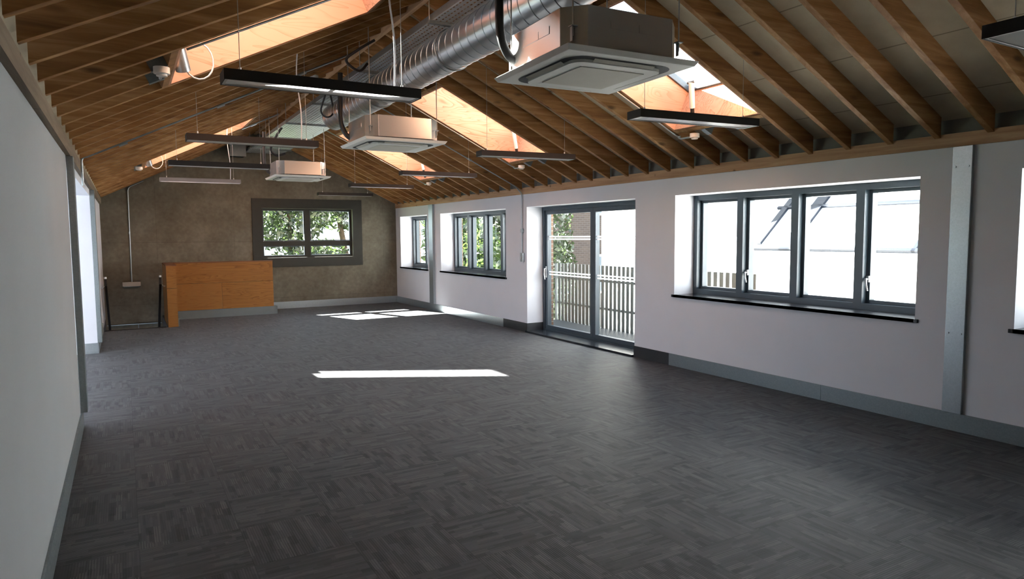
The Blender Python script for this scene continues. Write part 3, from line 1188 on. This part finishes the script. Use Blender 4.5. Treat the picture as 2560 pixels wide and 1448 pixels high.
MB().tube([(0.20, sy1 - 0.02, -0.15), (0.20, sy1 - 0.02, -0.26)], 0.008, 8).build('ledge_pin', GALVD, root)


def handrail(x, sgn, label):
    r = thing('handrail', label, 'handrail', (x, 14.1, 0.9), 'handrails of the staircase')
    mb = MB()
    pr = [(x, 14.06, 0.93), (x, 15.95, -0.30)]
    mb.hexa([(x - 0.018, 14.06, 0.80), (x + 0.018, 14.06, 0.80), (x + 0.018, 15.98, -0.50), (x - 0.018, 15.98, -0.50),
             (x - 0.018, 14.06, 0.93), (x + 0.018, 14.06, 0.93), (x + 0.018, 15.98, -0.37), (x - 0.018, 15.98, -0.37)])
    mb.build('rail_bar', BLACK, r)
    MB().tube([(x, 14.05, 0.932), (x, 14.05, 0.965)], 0.022, 10).build('end_cap', HANDLE, r)
    xx = x + sgn * 0.018
    MB().tube([(xx, 14.12, 0.80), (xx + sgn * 0.03, 14.12, 0.76), (xx + sgn * 0.06, 14.12, 0.76)], 0.009, 8).build('bracket', HANDLE, r)
    return r


handrail(0.565, 1, 'black handrail fixed to the plywood balustrade beside the stair')
handrail(XL + 0.08, -1, 'black handrail on the white wall left of the stair')

root = thing('stair_balustrade', 'L-shaped orange plywood balustrade around the stair', 'balustrade', (1.7, 15.2, 0))
bx0, bx1, by0, by1 = 0.66, 2.77, 13.95, 15.2
H = 1.135
MB().box(0.83, bx1, by1, by1 + 0.16, 0.721, H).build('upper_panel', PLYD, root)
MB().box(0.83, 1.742, by1 - 0.0, by1 + 0.16, 0.17, 0.717).build('lower_panel', PLYD, root)
MB().box(1.746, bx1, by1 - 0.0, by1 + 0.16, 0.17, 0.717).build('lower_panel', PLYD, root)
MB().box(bx0, 0.826, by0, by1 + 0.16, 0.721, H).build('end_panel', PLYD, root)
MB().box(bx0, 0.826, by0, by1 + 0.16, 0.002, 0.717).build('end_panel', PLYD, root)
mb = MB()
mb.box(bx0 - 0.006, 0.832, by0 - 0.004, by1 + 0.166, H + 0.001, H + 0.022)
mb.box(0.832, bx1 + 0.006, by1 - 0.006, by1 + 0.166, H + 0.001, H + 0.022)
mb.build('capping', CAPWOOD, root)
mb = MB()
mb.box(0.845, bx1 + 0.07, by1 - 0.015, by1 + 0.16, 0.001, 0.168)
mb.build('plinth', PLINTH, root)
mb = MB()
mb.box(0.827, 0.845, by0 + 0.02, by1 - 0.016, 0.001, 0.16)
mb.build('plinth', PLINTH, root)

# emergency light on the concrete wall, with conduit
root = thing('emergency_light', 'small pale bulkhead light low on the concrete wall above the stair', 'light fitting', (0.12, YF, 0.7))
MB().box(-0.05, 0.28, YF - 0.075, YF - 0.002, 0.655, 0.745).build('fitting_body', plain('bulkhead', (0.42, 0.38, 0.32), 0.5), root, bevel=0.006)
MB().box(-0.03, 0.26, YF - 0.07, YF - 0.01, 0.645, 0.654).build('lens', DIFF, root)


def conduit(label, pts, r=0.010, couplings=(), saddles=()):
    root = thing('conduit', label, 'conduit', tuple(pts[0]))
    MB().tube(pts, r, 10).build('pipe', GALV, root)
    for p, q in couplings:
        MB().tube([p, q], r * 1.7, 10).build('coupling', GALV, root)
    for p, rr, ax in saddles:
        v = Vector(p)
        MB().tube([v - Vector(ax) * 0.015, v + Vector(ax) * 0.02], rr, 14).build('round_box', GALV, root)
    return root


def bend(a, b, c, r=0.06, n=6):
    a, b, c = Vector(a), Vector(b), Vector(c)
    p, q = b + (a - b).normalized() * r, b + (c - b).normalized() * r
    return [tuple(p.lerp(b, t).lerp(b.lerp(q, t), t)) for t in [i / n for i in range(n + 1)]]


yc = YF - 0.015
top = slope_pt('L', 0.42, yc, -0.014)
conduit('thin conduit dropping down the concrete wall to the small bulkhead light',
        [top] + bend(top, slope_pt('L', 0.125, yc, -0.014), (0.12, yc, 1.5), 0.08) + [(0.12, yc, 0.746)], 0.012,
        [((0.12, yc, 1.74), (0.12, yc, 1.79))])

# conduit down the right wall by the door
xc = XR - 0.013
YC = 9.955
a0 = slope_pt('R', 3.45, YC, -0.013)
a1 = slope_pt('R', 5.80, YC, -0.013)
conduit('galvanised conduit running down the right slope to the wall beside the glazed door',
        [a0] + bend(a0, a1, (xc - 0.0, YC, 2.34), 0.05) + bend(a1, (xc - 0.012, YC, 2.36), (xc - 0.012, YC, 1.2), 0.05) + [(xc - 0.012, YC, 1.36)], 0.010,
        [(slope_pt('R', 4.9, YC, -0.013), slope_pt('R', 4.97, YC, -0.013)), (slope_pt('R', 4.0, YC, -0.013), slope_pt('R', 4.07, YC, -0.013))],
        [((xc - 0.006, YC, 1.73), 0.04, (1, 0, 0))])
root = thing('wall_switch', 'small metal switch box at the foot of the conduit by the glazed door', 'switch', (XR - 0.02, YC, 1.2))
MB().box(XR - 0.042, XR - 0.001, YC - 0.045, YC + 0.045, 1.20, 1.352).build('switch_box', GALV, root, bevel=0.004)
MB().box(XR - 0.047, XR - 0.0425, YC - 0.012, YC + 0.012, 1.25, 1.29).build('rocker', WHITEP, root)

# conduit across the left slope
YC = 8.385
a1 = slope_pt('L', -0.27, YC, -0.014)
conduit('galvanised conduit climbing the left slope from the wall plate to the ridge',
        [(XL + 0.05, YC, 2.20), (XL + 0.05, YC, 2.33)] + bend((XL + 0.05, YC, 2.33), (XL + 0.05, YC, 2.50), a1, 0.05) + [slope_pt('L', 2.58, YC, -0.014)], 0.011,
        [(slope_pt('L', 0.0, YC, -0.014), slope_pt('L', 0.08, YC, -0.014)), (slope_pt('L', 0.98, YC, -0.014), slope_pt('L', 1.06, YC, -0.014)),
         (slope_pt('L', 1.9, YC, -0.014), slope_pt('L', 1.98, YC, -0.014))])
YC = SKY_L[1][1] + 0.025
conduit('galvanised conduit from the farther left skylight up to the ridge',
        [slope_pt('L', 1.95, YC, -0.013), slope_pt('L', 2.6, YC, -0.013)], 0.013, [(slope_pt('L', 2.1, YC, -0.013), slope_pt('L', 2.2, YC, -0.013))])
for i, wdw in enumerate(SKY_R):
    YC = wdw[1] + 0.025
    p0 = slope_pt('R', 3.0, YC, -0.012)
    p1 = slope_pt('R', 5.30, YC, -0.012)
    p2 = slope_pt('R', 5.32, YC - 0.17, -0.012)
    conduit('thin conduit along the far edge of the %s right-hand skylight' % ['nearest', 'middle', 'farthest'][i],
            [p0] + bend(p0, p1, p2, 0.04), 0.009, [(slope_pt('R', 4.4, YC, -0.012), slope_pt('R', 4.46, YC, -0.012))])
YC = SKY_L[0][0] + 0.012
conduit('thin conduit along the near edge of the nearer left-hand skylight',
        [slope_pt('L', 0.40, YC, -0.008), slope_pt('L', 1.95, YC, -0.008)], 0.008)

# ------------------------------------------------------------------ cable tray and duct
TZ = 3.53
TXA, TXB = 2.43, 3.22
root = thing('cable_tray', 'broad perforated steel cable tray hung under the ridge', 'cable tray', (2.83, 8, TZ))
MB().box(TXA, TXB, YB + 0.02, YF - 0.06, TZ, TZ + 0.003).build('tray_bed', TRAY, root)
for x in (TXA, TXB - 0.012):
    MB().box(x, x + 0.012, YB + 0.02, YF - 0.06, TZ + 0.0035, TZ + 0.06).build('side_rail', GALV, root)
for i, y in enumerate((1.2, 3.4, 5.6, 7.6, 9.75, 11.6, 13.4, 15.2)):
    st = MB().box(TXA - 0.03, TXB + 0.03, y, y + 0.041, TZ - 0.026, TZ - 0.0005).build('support_bar', GALVD, root)
    for x in (TXA - 0.02, TXB + 0.02):
        zt = (zl(x) if x < RX else zr(x)) + 0.1
        MB().tube([(x, y + 0.02, TZ - 0.02), (x, y + 0.02, zt)], 0.005, 6).build('hanger_rod', WIRE, st)

DX, DZ, DR = 2.66, 3.324, 0.175
DY1 = 9.62
root = thing('ventilation_duct', 'round spiral-seamed silver ventilation duct under the cable tray', 'duct', (DX, 4.0, DZ))
SEG = 48
ys = [YB + 0.02 + i * (DY1 - YB - 0.02) / 12 for i in range(13)]
mb = MB()
mb.add([(DX + DR * math.cos(2 * math.pi * k / SEG), yy, DZ + DR * math.sin(2 * math.pi * k / SEG)) for yy in ys for k in range(SEG)],
       [(i * SEG + k, i * SEG + (k + 1) % SEG, (i + 1) * SEG + (k + 1) % SEG, (i + 1) * SEG + k) for i in range(12) for k in range(SEG)], True)
mb.build('duct_pipe', DUCT, root)
pts = []
PS = 0.137
n = int((DY1 - 0.05 - YB) / PS * 32)
for i in range(n):
    a = 2 * math.pi * i / 32
    pts.append((DX + (DR + 0.0012) * math.cos(a), YB + 0.05 + PS * i / 32, DZ + (DR + 0.0012) * math.sin(a)))
MB().tube(pts, 0.0032, 5).build('spiral_seam', GALV, root)
mb = MB()
mb.add([(DX + (DR - 0.002) * math.cos(2 * math.pi * k / SEG), DY1 - 0.002, DZ + (DR - 0.002) * math.sin(2 * math.pi * k / SEG)) for k in range(SEG)], [tuple(range(SEG))])
mb.build('end_cap', DUCT, root)
for y in (3.45, 5.65, 7.65):
    ring = [(DX + (DR + 0.008) * math.cos(a), y + 0.02, DZ + (DR + 0.008) * math.sin(a)) for a in [2 * math.pi * k / 32 for k in range(33)]]
    MB().tube(ring, 0.006, 6, False).build('hanger_band', GALVD, root)

# vent box and grey plate at the far end of the tray
root = thing('vent_box', 'dark grey ventilation box against the concrete wall left of the cable tray', 'vent box', (2.3, 15.9, 3.45))
MB().box(2.10, 2.40, 15.75, YF - 0.003, 3.42, 3.64).build('box_body', TRIMG, root, bevel=0.006)
MB().box(2.07, 2.40, 15.72, 15.7485, 3.40, 3.645).build('flange', GALVD, root)

# loudspeaker / sounder pieces under the ridge
root = thing('alarm_sounder', 'small white alarm sounder fixed under the ridge near the end of the duct', 'alarm', (2.32, 9.55, 3.7))
v = Vector((2.30, 9.25, zl(2.30) - 0.03))
MB().tube([v + Vector((0, 0, 0.03)), v], 0.055, 16).build('sounder_base', WHITEP, root)
MB().tube([v, v + Vector((0, 0, -0.05))], [0.045, 0.034], 16).build('sounder_body', WHITEP, root)


def hanging_loop(pts, r, label):
    P = [Vector(p) for p in pts]
    out = []
    for i in range(len(P) - 1):
        a, b, c, d = P[max(i - 1, 0)], P[i], P[i + 1], P[min(i + 2, len(P) - 1)]
        for t in [j / 6 for j in range(6)]:
            out.append(0.5 * ((2 * b) + (c - a) * t + (2 * a - 5 * b + 4 * c - d) * t * t + (3 * b - a - 3 * c + d) * t ** 3))
    out.append(P[-1])
    o = MB().tube(out, r, 8).build('cable_loop', RUBBER)
    o2 = tag(o, label, 'cable', 'loose cables under the ridge')
    return o2


hanging_loop([(2.36, 8.75, 3.62), (2.33, 8.85, 3.45), (2.30, 8.95, 3.28), (2.40, 9.05, 3.22), (2.5, 9.1, 3.30), (2.47, 9.1, 3.52)], 0.012,
             'thin black cable hanging in a loop beside the end of the duct')
hanging_loop([(2.38, 7.0, 3.70), (2.2, 7.05, 3.58), (2.1, 7.1, 3.48), (2.25, 7.15, 3.40), (2.36, 7.2, 3.5)], 0.014,
             'thick black cable coiled beside the duct above the nearest pendant light')
hanging_loop([(2.50, 12.2, 3.60), (2.36, 12.3, 3.36), (2.30, 12.4, 3.18), (2.4, 12.45, 3.08), (2.55, 12.45, 3.12)], 0.02,
             'black cable drooping above the farthest air conditioner')


# ------------------------------------------------------------------ cassette air conditioners
def make_ac():
    root = thing('air_conditioner', '', 'air conditioner', (0, 0, 0), 'ceiling cassette air conditioners')
    P = 0.475
    # panel: thin flared square
    mb = MB()
    mb.hexa([(-P + 0.02, -P + 0.02, 0), (P - 0.02, -P + 0.02, 0), (P - 0.02, P - 0.02, 0), (-P + 0.02, P - 0.02, 0),
             (-P, -P, 0.03), (P, -P, 0.03), (P, P, 0.03), (-P, P, 0.03)])
    mb.build('panel', ACW, root, bevel=0.004)

    def rr(h, rad, n=6):
        pts = []
        for cx, cy, a0 in ((h - rad, h - rad, 0), (-h + rad, h - rad, 90), (-h + rad, -h + rad, 180), (h - rad, -h + rad, 270)):
            for i in range(n + 1):
                a = math.radians(a0 + 90 * i / n)
                pts.append((cx + rad * math.cos(a), cy + rad * math.sin(a)))
        return pts
    # dark slot running round the panel, with the raised centre plate inside it
    ro, ri = rr(0.385, 0.13), rr(0.325, 0.08)
    n = len(ro)
    mb = MB()
    v = [(x, y, -0.0015) for x, y in ro] + [(x, y, -0.0015) for x, y in ri]
    mb.add(v, [((i + 1) % n, i, i + n, (i + 1) % n + n) for i in range(n)])
    mb.build('air_slot', DARKSLOT, root)
    mb = MB()
    mb.prism_z(rr(0.326, 0.082), -0.020, -0.0005)
    mb.build('centre_plate', ACW, root)
    for ang in range(4):
        c, s = math.cos(ang * math.pi / 2), math.sin(ang * math.pi / 2)
        mb = MB()
        q = [(-0.22, -0.366, -0.006), (0.22, -0.366, -0.006), (0.22, -0.340, -0.018), (-0.22, -0.340, -0.018),
             (-0.22, -0.366, -0.003), (0.22, -0.366, -0.003), (0.22, -0.340, -0.015), (-0.22, -0.340, -0.015)]
        mb.hexa([(x * c - y * s, x * s + y * c, z) for x, y, z in q])
        mb.build('louvre', ACG, root)
    mb = MB()
    mb.box(-0.235, 0.235, -0.235, 0.235, -0.0240, -0.0205)
    mb.build('intake_grille', ACG, root)
    # steel body with cut corners
    b, c = 0.42, 0.115
    poly = [(-b + c, -b), (b - c, -b), (b, -b + c), (b, b - c), (b - c, b), (-b + c, b), (-b, b - c), (-b, -b + c)]
    mb = MB()
    mb.prism_z(poly, 0.045, 0.275)
    body = mb.build('casing', CASING, root, bevel=0.004)
    mb = MB()
    mb.prism_z([(x * 0.985, y * 0.985) for x, y in poly], 0.0305, 0.0445)
    mb.build('gasket', DARKSLOT, root)
    # access plates on the four sides
    for ang in range(4):
        cc, ss = math.cos(ang * math.pi / 2), math.sin(ang * math.pi / 2)
        mb = MB()

        def rb(x0, x1, y0, y1, z0, z1):
            p = [(x0, y0, z0), (x1, y0, z0), (x1, y1, z0), (x0, y1, z0), (x0, y0, z1), (x1, y0, z1), (x1, y1, z1), (x0, y1, z1)]
            mb.hexa([(x * cc - y * ss, x * ss + y * cc, z) for x, y, z in p])
        rb(-0.15, 0.05, -b - 0.003, -b - 0.0005, 0.16, 0.205)
        rb(0.055, 0.18, -b - 0.003, -b - 0.0005, 0.16, 0.205)
        mb.build('side_plate', CASING, body)
    # lugs
    for sx, sy in ((1, 1), (1, -1), (-1, 1), (-1, -1)):
        x, y = sx * 0.385, sy * 0.385
        mb = MB()
        mb.box(x - 0.02, x + 0.02, y - 0.02, y + 0.02, 0.15, 0.156)
        mb.box(x - 0.012, x - 0.008, y - 0.012, y + 0.012, 0.07, 0.15)
        mb.build('lug', GALVD, root)
    return root


def ac_fittings(root, hosepts, rods_top):
    for (dx, dy, top) in rods_top:
        MB().tube([(root.location.x + dx, root.location.y + dy, root.location.z + 0.10), (root.location.x + dx, root.location.y + dy, top)], 0.005, 6).build('hanging_rod', WIRE, root)
    P = [Vector(p) for p in hosepts]
    out = []
    for i in range(len(P) - 1):
        a, b, c, d = P[max(i - 1, 0)], P[i], P[i + 1], P[min(i + 2, len(P) - 1)]
        for t in [j / 6 for j in range(6)]:
            out.append(0.5 * ((2 * b) + (c - a) * t + (2 * a - 5 * b + 4 * c - d) * t * t + (3 * b - a - 3 * c + d) * t ** 3))
    out.append(P[-1])
    MB().tube(out, 0.028, 12).build('insulated_pipe', RUBBER, root)


AC = [((2.675, 3.61, 2.68), -0.05, 'air conditioner nearest the viewer, large white square panel with sunlit steel casing'),
      ((2.735, 7.50, 2.68), 0.0, 'middle of the three hanging air conditioners, white panel under a steel casing'),
      ((2.745, 12.42, 2.68), 0.0, 'farthest of the three hanging air conditioners, in front of the concrete wall')]
ac0 = make_ac()
acs = [ac0] + [copy_tree(ac0) for _ in AC[1:]]
for o, (loc, rz, lab) in zip(acs, AC):
    o.location = loc
    o['label'] = lab
    rods = []
    for sx, sy in ((1, 1), (1, -1), (-1, 1), (-1, -1)):
        x = loc[0] + sx * 0.385
        rods.append((sx * 0.385, sy * 0.385, (zl(x) if x < RX else zr(x)) + 0.165))
    x, y, z = loc
    ac_fittings(o, [(x - 0.40, y + 0.28, z + 0.10), (x - 0.455, y + 0.30, z + 0.15), (x - 0.495, y + 0.32, z + 0.27), (x - 0.50, y + 0.33, z + 0.48), (x - 0.49, y + 0.33, z + 0.84)], rods)
    o.rotation_euler = (0, 0, rz)


# ------------------------------------------------------------------ pendant lights
def make_pendant(mat):
    root = thing('pendant_light', '', 'pendant light', (0, 0, 0), 'linear pendant lights')
    L, Wd, Hh = 0.60, 0.09, 0.062
    mb = MB()
    mb.box(-L, L, -Wd, -Wd + 0.006, 0, Hh)
    mb.box(-L, L, Wd - 0.006, Wd, 0, Hh)
    mb.box(-L, -L + 0.006, -Wd + 0.006, Wd - 0.006, 0, Hh)
    mb.box(L - 0.006, L, -Wd + 0.006, Wd - 0.006, 0, Hh)
    for x in (-L + 0.10, 0.0, L - 0.10):
        mb.box(x - 0.015, x + 0.015, -Wd + 0.006, Wd - 0.006, Hh - 0.006, Hh)
    mb.build('housing', mat, root)
    mb = MB()
    a, b = L - 0.006, Wd - 0.006
    mb.box(-a, a, -b, -b + 0.012, 0.002, 0.006)
    mb.box(-a, a, b - 0.012, b, 0.002, 0.006)
    mb.box(-a, -a + 0.016, -b + 0.012, b - 0.012, 0.002, 0.006)
    mb.box(a - 0.016, a, -b + 0.012, b - 0.012, 0.002, 0.006)
    mb.build('inner_rim', RIM, root)
    MB().add([(-a + 0.01, -b + 0.01, 0.0062), (-a + 0.01, b - 0.01, 0.0062), (a - 0.01, b - 0.01, 0.0062), (a - 0.01, -b + 0.01, 0.0062)], [(0, 1, 2, 3)]).build('diffuser', DIFF, root)
    for x in (-L + 0.10, L - 0.10):
        MB().tube([(x, 0, Hh), (x, 0, Hh + 0.03)], 0.008, 8).build('cable_gripper', HANDLE, root)
    return root


LZ = 2.55
PEND = [  # x centre, y, rotation, dark?, label, power cable end
    ((1.14, 4.30), 0.0, 1, 'large black pendant light nearest the viewer on the left, bright opal underside', 1),
    ((1.15, 7.02), 0.0, 1, 'black pendant light second from the viewer in the left row', 1),
    ((1.13, 9.50), 0.0, 1, 'black pendant light third in the left row, left of the farthest air conditioner', 0),
    ((1.15, 12.20), 0.0, 0, 'grey pendant light last in the left row, low before the concrete wall', 1),
    ((4.13, 1.63), 0.0, 1, 'black pendant light cut by the right edge at the top corner', 0),
    ((4.08, 4.10), -0.09, 1, 'black pendant light under the nearest right-hand skylight', 0),
    ((4.14, 6.85), -0.10, 1, 'black pendant light under the middle right-hand skylight', 0),
    ((4.19, 9.51), -0.03, 1, 'black pendant light third from the viewer in the right row, under the farthest skylight', 0),
    ((4.20, 12.15), 0.0, 1, 'thin dark pendant light near the end of the right row, above the short far window', 0),
    ((4.30, 14.85), 0.0, 1, 'small dark pendant light before the window of the concrete wall', 0),
]
pd = make_pendant(BLACK)
pg = make_pendant(GREYH)
used = {0: False, 1: False}
for (px, py), rz, dk, lab, cab in PEND:
    src = pd if dk else pg
    o = src if not used[dk] else copy_tree(src)
    used[dk] = True
    PEND_O = o
    o['label'] = lab
    o['_pos'] = (px, py, rz, cab)
pend_objs = [o for o in list(C.objects) if o.parent is None and o.name.startswith('pendant_light')]
for o in pend_objs:
    px, py, rz, cab = o['_pos']
    del o['_pos']
    o.location = (px, py, LZ)
    for x in (-0.5, 0.5):
        wx = px + x * math.cos(rz)
        wy = py + x * math.sin(rz)
        zt = (zl(wx) if wx < RX else zr(wx)) + 0.12
        mb = MB().tube([(px + x, py, LZ + 0.085), (px + x, py, zt)], 0.0022, 6)
        mb.build('suspension_wire', WIRE, o)
    if cab:
        zt = zl(px + 0.45) + 0.1
        pts = []
        for i in range(15):
            t = i / 14
            pts.append((px + 0.45 + 0.012 * math.sin(7 * t) - 0.02 * t, py + 0.008 * math.sin(11 * t), LZ + 0.063 + (zt - LZ - 0.063) * t))
        MB().tube(pts, 0.006, 6).build('power_cable', CABLEW, o)
    o.rotation_euler = (0, 0, rz)

# ------------------------------------------------------------------ outside
m = MB().box(6.45, 60, -20, 60, -3.4, -3.2)
structure(m.build('ground_paving', PAVE), 'sunlit pale ground outside the window wall', 'ground')
m = MB().box(-40, 6.44, 16.47, 60, -3.4, -3.2)
structure(m.build('ground_grass', GRASS), 'rough green ground beyond the gable wall', 'ground')

# balcony
root = thing('balcony_deck', 'dark mesh balcony deck outside the glazed door', 'balcony', (7, 8.5, -0.1))
MB().box(6.46, 7.52, 6.3, 11.2, -0.06, -0.03).build('deck_mesh', DECK, root)
for y in (6.35, 8.7, 11.1):
    MB().box(6.46, 7.5, y, y + 0.08, -0.22, -0.061).build('deck_beam', PICKET, root)

root = thing('balcony_railing', 'grey railing of flat upright bars around the balcony', 'railing', (7.46, 8.5, 0))
i = 0
y = 6.32
while y < 11.2:
    MB().box(7.455, 7.467, y, y + 0.074, -0.10, 1.10).build('upright', PICKET, root)
    y += 0.116
MB().box(7.468, 7.49, 6.3, 11.2, 0.30, 0.34).build('rail', PICKET, root)
MB().box(7.468, 7.49, 6.3, 11.2, 0.80, 0.84).build('rail', PICKET, root)
x = 6.52
while x < 7.4:
    MB().box(x, x + 0.06, 11.18, 11.192, -0.10, 1.08).build('upright', PICKET, root)
    x += 0.125
MB().box(6.47, 7.49, 11.193, 11.21, 0.80, 0.84).build('rail', PICKET, root)

# neighbouring white building with pale glazed roof
NX, NY0, NY1 = 11.0, -12.0, 14.4
root = thing('white_building', 'sunlit white building with sloping glazed roof outside the big window', 'building', (NX, 6, -3.2))
NB = root
MB().box(NX, NX + 7, NY0, NY1, -3.2, 1.30).build('wall', RENDER, root)
sl = 0.89
m = MB()
m.prism_y([(NX, 1.301), (NX + 7, 1.301 + 7 * sl), (NX + 7, 1.301)], NY0, NY1)
m.build('roof', ROOFW, root)


def roof_line(xa, xb, ya, yb, w, name):
    mb = MB()
    k = math.sqrt(1 + sl * sl)
    def P(x, y, h):
        return (x - sl / k * h, y, 1.302 + (x - NX) * sl + h / k)
    mb.hexa([P(x, y, h) for h in (0.0, 0.05) for x, y in ((xa, ya), (xb, ya), (xb, yb), (xa, yb))])
    mb.build(name, BAR, root)


roof_line(NX + 0.02, NX + 0.07, NY0, 9.6, 0, 'eaves_bar')
roof_line(NX + 0.95, NX + 0.99, NY0, 9.6, 0, 'roof_bar')
roof_line(NX + 0.02, NX + 5.0, 8.56, 8.80, 0, 'roof_bar')
roof_line(NX + 0.15, NX + 5.0, 9.34, 9.47, 0, 'roof_bar')
roof_line(NX + 0.02, NX + 5.0, 6.2, 6.26, 0, 'roof_bar')

# brick building and planting seen through the door and middle window
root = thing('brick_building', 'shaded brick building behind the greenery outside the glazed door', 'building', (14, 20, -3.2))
MB().box(12.2, 30, 21, 27, -3.2, 6.2).build('wall', mat_brick('shade_darkened_brick', (0.022, 0.014, 0.011), (0.034, 0.022, 0.016), (0.045, 0.040, 0.036)), root)  # brick colour darkened to stand in for the shade on this building
MB().box(NX, NX + 2.5, 11.0, NY1, 1.30, 7.0).build('gable_block', RENDER, NB)
for xx in (13.6, 15.8, 18.0):
    for zz in (-0.6, 2.4):
        w = MB().box(xx, xx + 1.0, 20.93, 20.999, zz, zz + 1.5).build('window', RENDER, root)
        MB().box(xx + 0.08, xx + 0.92, 20.91, 20.929, zz + 0.08, zz + 1.42).build('pane', FRAME, w)


def leaf_mesh(mb, centre, size, n, ls, rng, tall=1.0):
    cx, cy, cz = centre
    for _ in range(n):
        while True:
            u = Vector((rng.uniform(-1, 1), rng.uniform(-1, 1), rng.uniform(-1, 1)))
            if u.length <= 1:
                break
        p = Vector((cx + u.x * size[0], cy + u.y * size[1], cz + u.z * size[2]))
        a = Vector((rng.gauss(0, 1), rng.gauss(0, 1), rng.gauss(0, 1))).normalized()
        b = a.cross(Vector((rng.gauss(0, 1), rng.gauss(0, 1), rng.gauss(0, 1)))).normalized()
        s = ls * rng.uniform(0.6, 1.3)
        l2 = s * tall
        mb.add([p - a * l2, p - a * 0.1 * l2 + b * s * 0.5, p + a * l2, p - a * 0.1 * l2 - b * s * 0.5], [(0, 1, 2, 3)])


def tree(name, label, base, blobs, n, ls, mat, trunk, seed, group, tall=1.0):
    rng = random.Random(seed)
    root = thing(name, label, 'tree' if 'tree' in name else 'bush', base, group)
    for pts, rr in trunk:
        MB().tube(pts, rr, 8).build('branch', BARK, root)
    mb = MB()
    tot = sum(s[0] * s[1] * s[2] for _, s in blobs)
    for c, s in blobs:
        leaf_mesh(mb, c, s, int(n * s[0] * s[1] * s[2] / tot), ls, rng, tall)
    mb.build('foliage', mat, root)
    return root


G = 'trees beyond the gable window'
tree('leafy_tree', 'leafy tree with dark trunks behind the right half of the gable window', (6.3, 21.5, -3.2),
     [((6.2, 21.5, 2.9), (1.5, 1.0, 1.1)), ((5.4, 21.2, 1.0), (1.0, 0.8, 0.6)), ((7.3, 21.8, 2.6), (0.8, 0.7, 1.0))], 3300, 0.11, LEAF1,
     [([(6.3, 21.5, -3.2), (6.25, 21.5, 0.6), (6.0, 21.5, 2.2), (5.7, 21.5, 3.2)], [0.14, 0.11, 0.08, 0.03]),
      ([(6.25, 21.5, 0.7), (6.6, 21.5, 2.0), (6.75, 21.5, 3.2)], [0.09, 0.07, 0.03])], 3, G)
tree('leafy_tree', 'dense leafy tree behind the left half of the gable window', (4.3, 20.5, -3.2),
     [((4.1, 20.5, 2.4), (1.3, 0.9, 1.2)), ((4.6, 20.2, 0.9), (1.1, 0.7, 0.5))], 3400, 0.10, LEAF1,
     [([(4.3, 20.5, -3.2), (4.3, 20.5, 1.0), (4.2, 20.5, 3.0)], [0.13, 0.09, 0.03])], 5, G)
tree('green_bush', 'pale green bush low behind the gable window', (5.0, 23.5, -3.2),
     [((5.0, 23.5, -0.2), (3.0, 0.8, 1.0))], 2600, 0.13, LEAF2, [([(5.0, 23.5, -3.2), (5.0, 23.5, -0.6)], [0.1, 0.05])], 6, G)
G2 = 'greenery outside the window wall'
tree('bamboo_bush', 'bright green bamboo bush outside the middle right-hand window', (8.6, 17.5, -3.2),
     [((8.6, 17.2, 0.2), (0.75, 2.0, 2.0)), ((8.2, 18.4, 1.6), (0.6, 0.9, 1.7))], 5200, 0.085, LEAF2,
     [([(8.4 + 0.25 * i, 16.6 + 0.5 * i, -3.2), (8.45 + 0.25 * i, 16.7 + 0.5 * i, 2.0)], [0.025, 0.012]) for i in range(4)], 8, G2, 1.7)
tree('dark_tree', 'dark ivy-clad tree behind the bamboo bush', (9.6, 20.0, -3.2),
     [((9.8, 19.6, 2.6), (1.4, 1.0, 2.6)), ((11.7, 18.6, 1.6), (1.2, 0.9, 3.2)), ((12.9, 19.6, 0.2), (0.9, 0.7, 1.6))], 9500, 0.11, LEAF1,
     [([(9.6, 20.0, -3.2), (9.6, 20.0, 3.0), (9.8, 20, 4.6)], [0.18, 0.14, 0.05])], 9, G2)
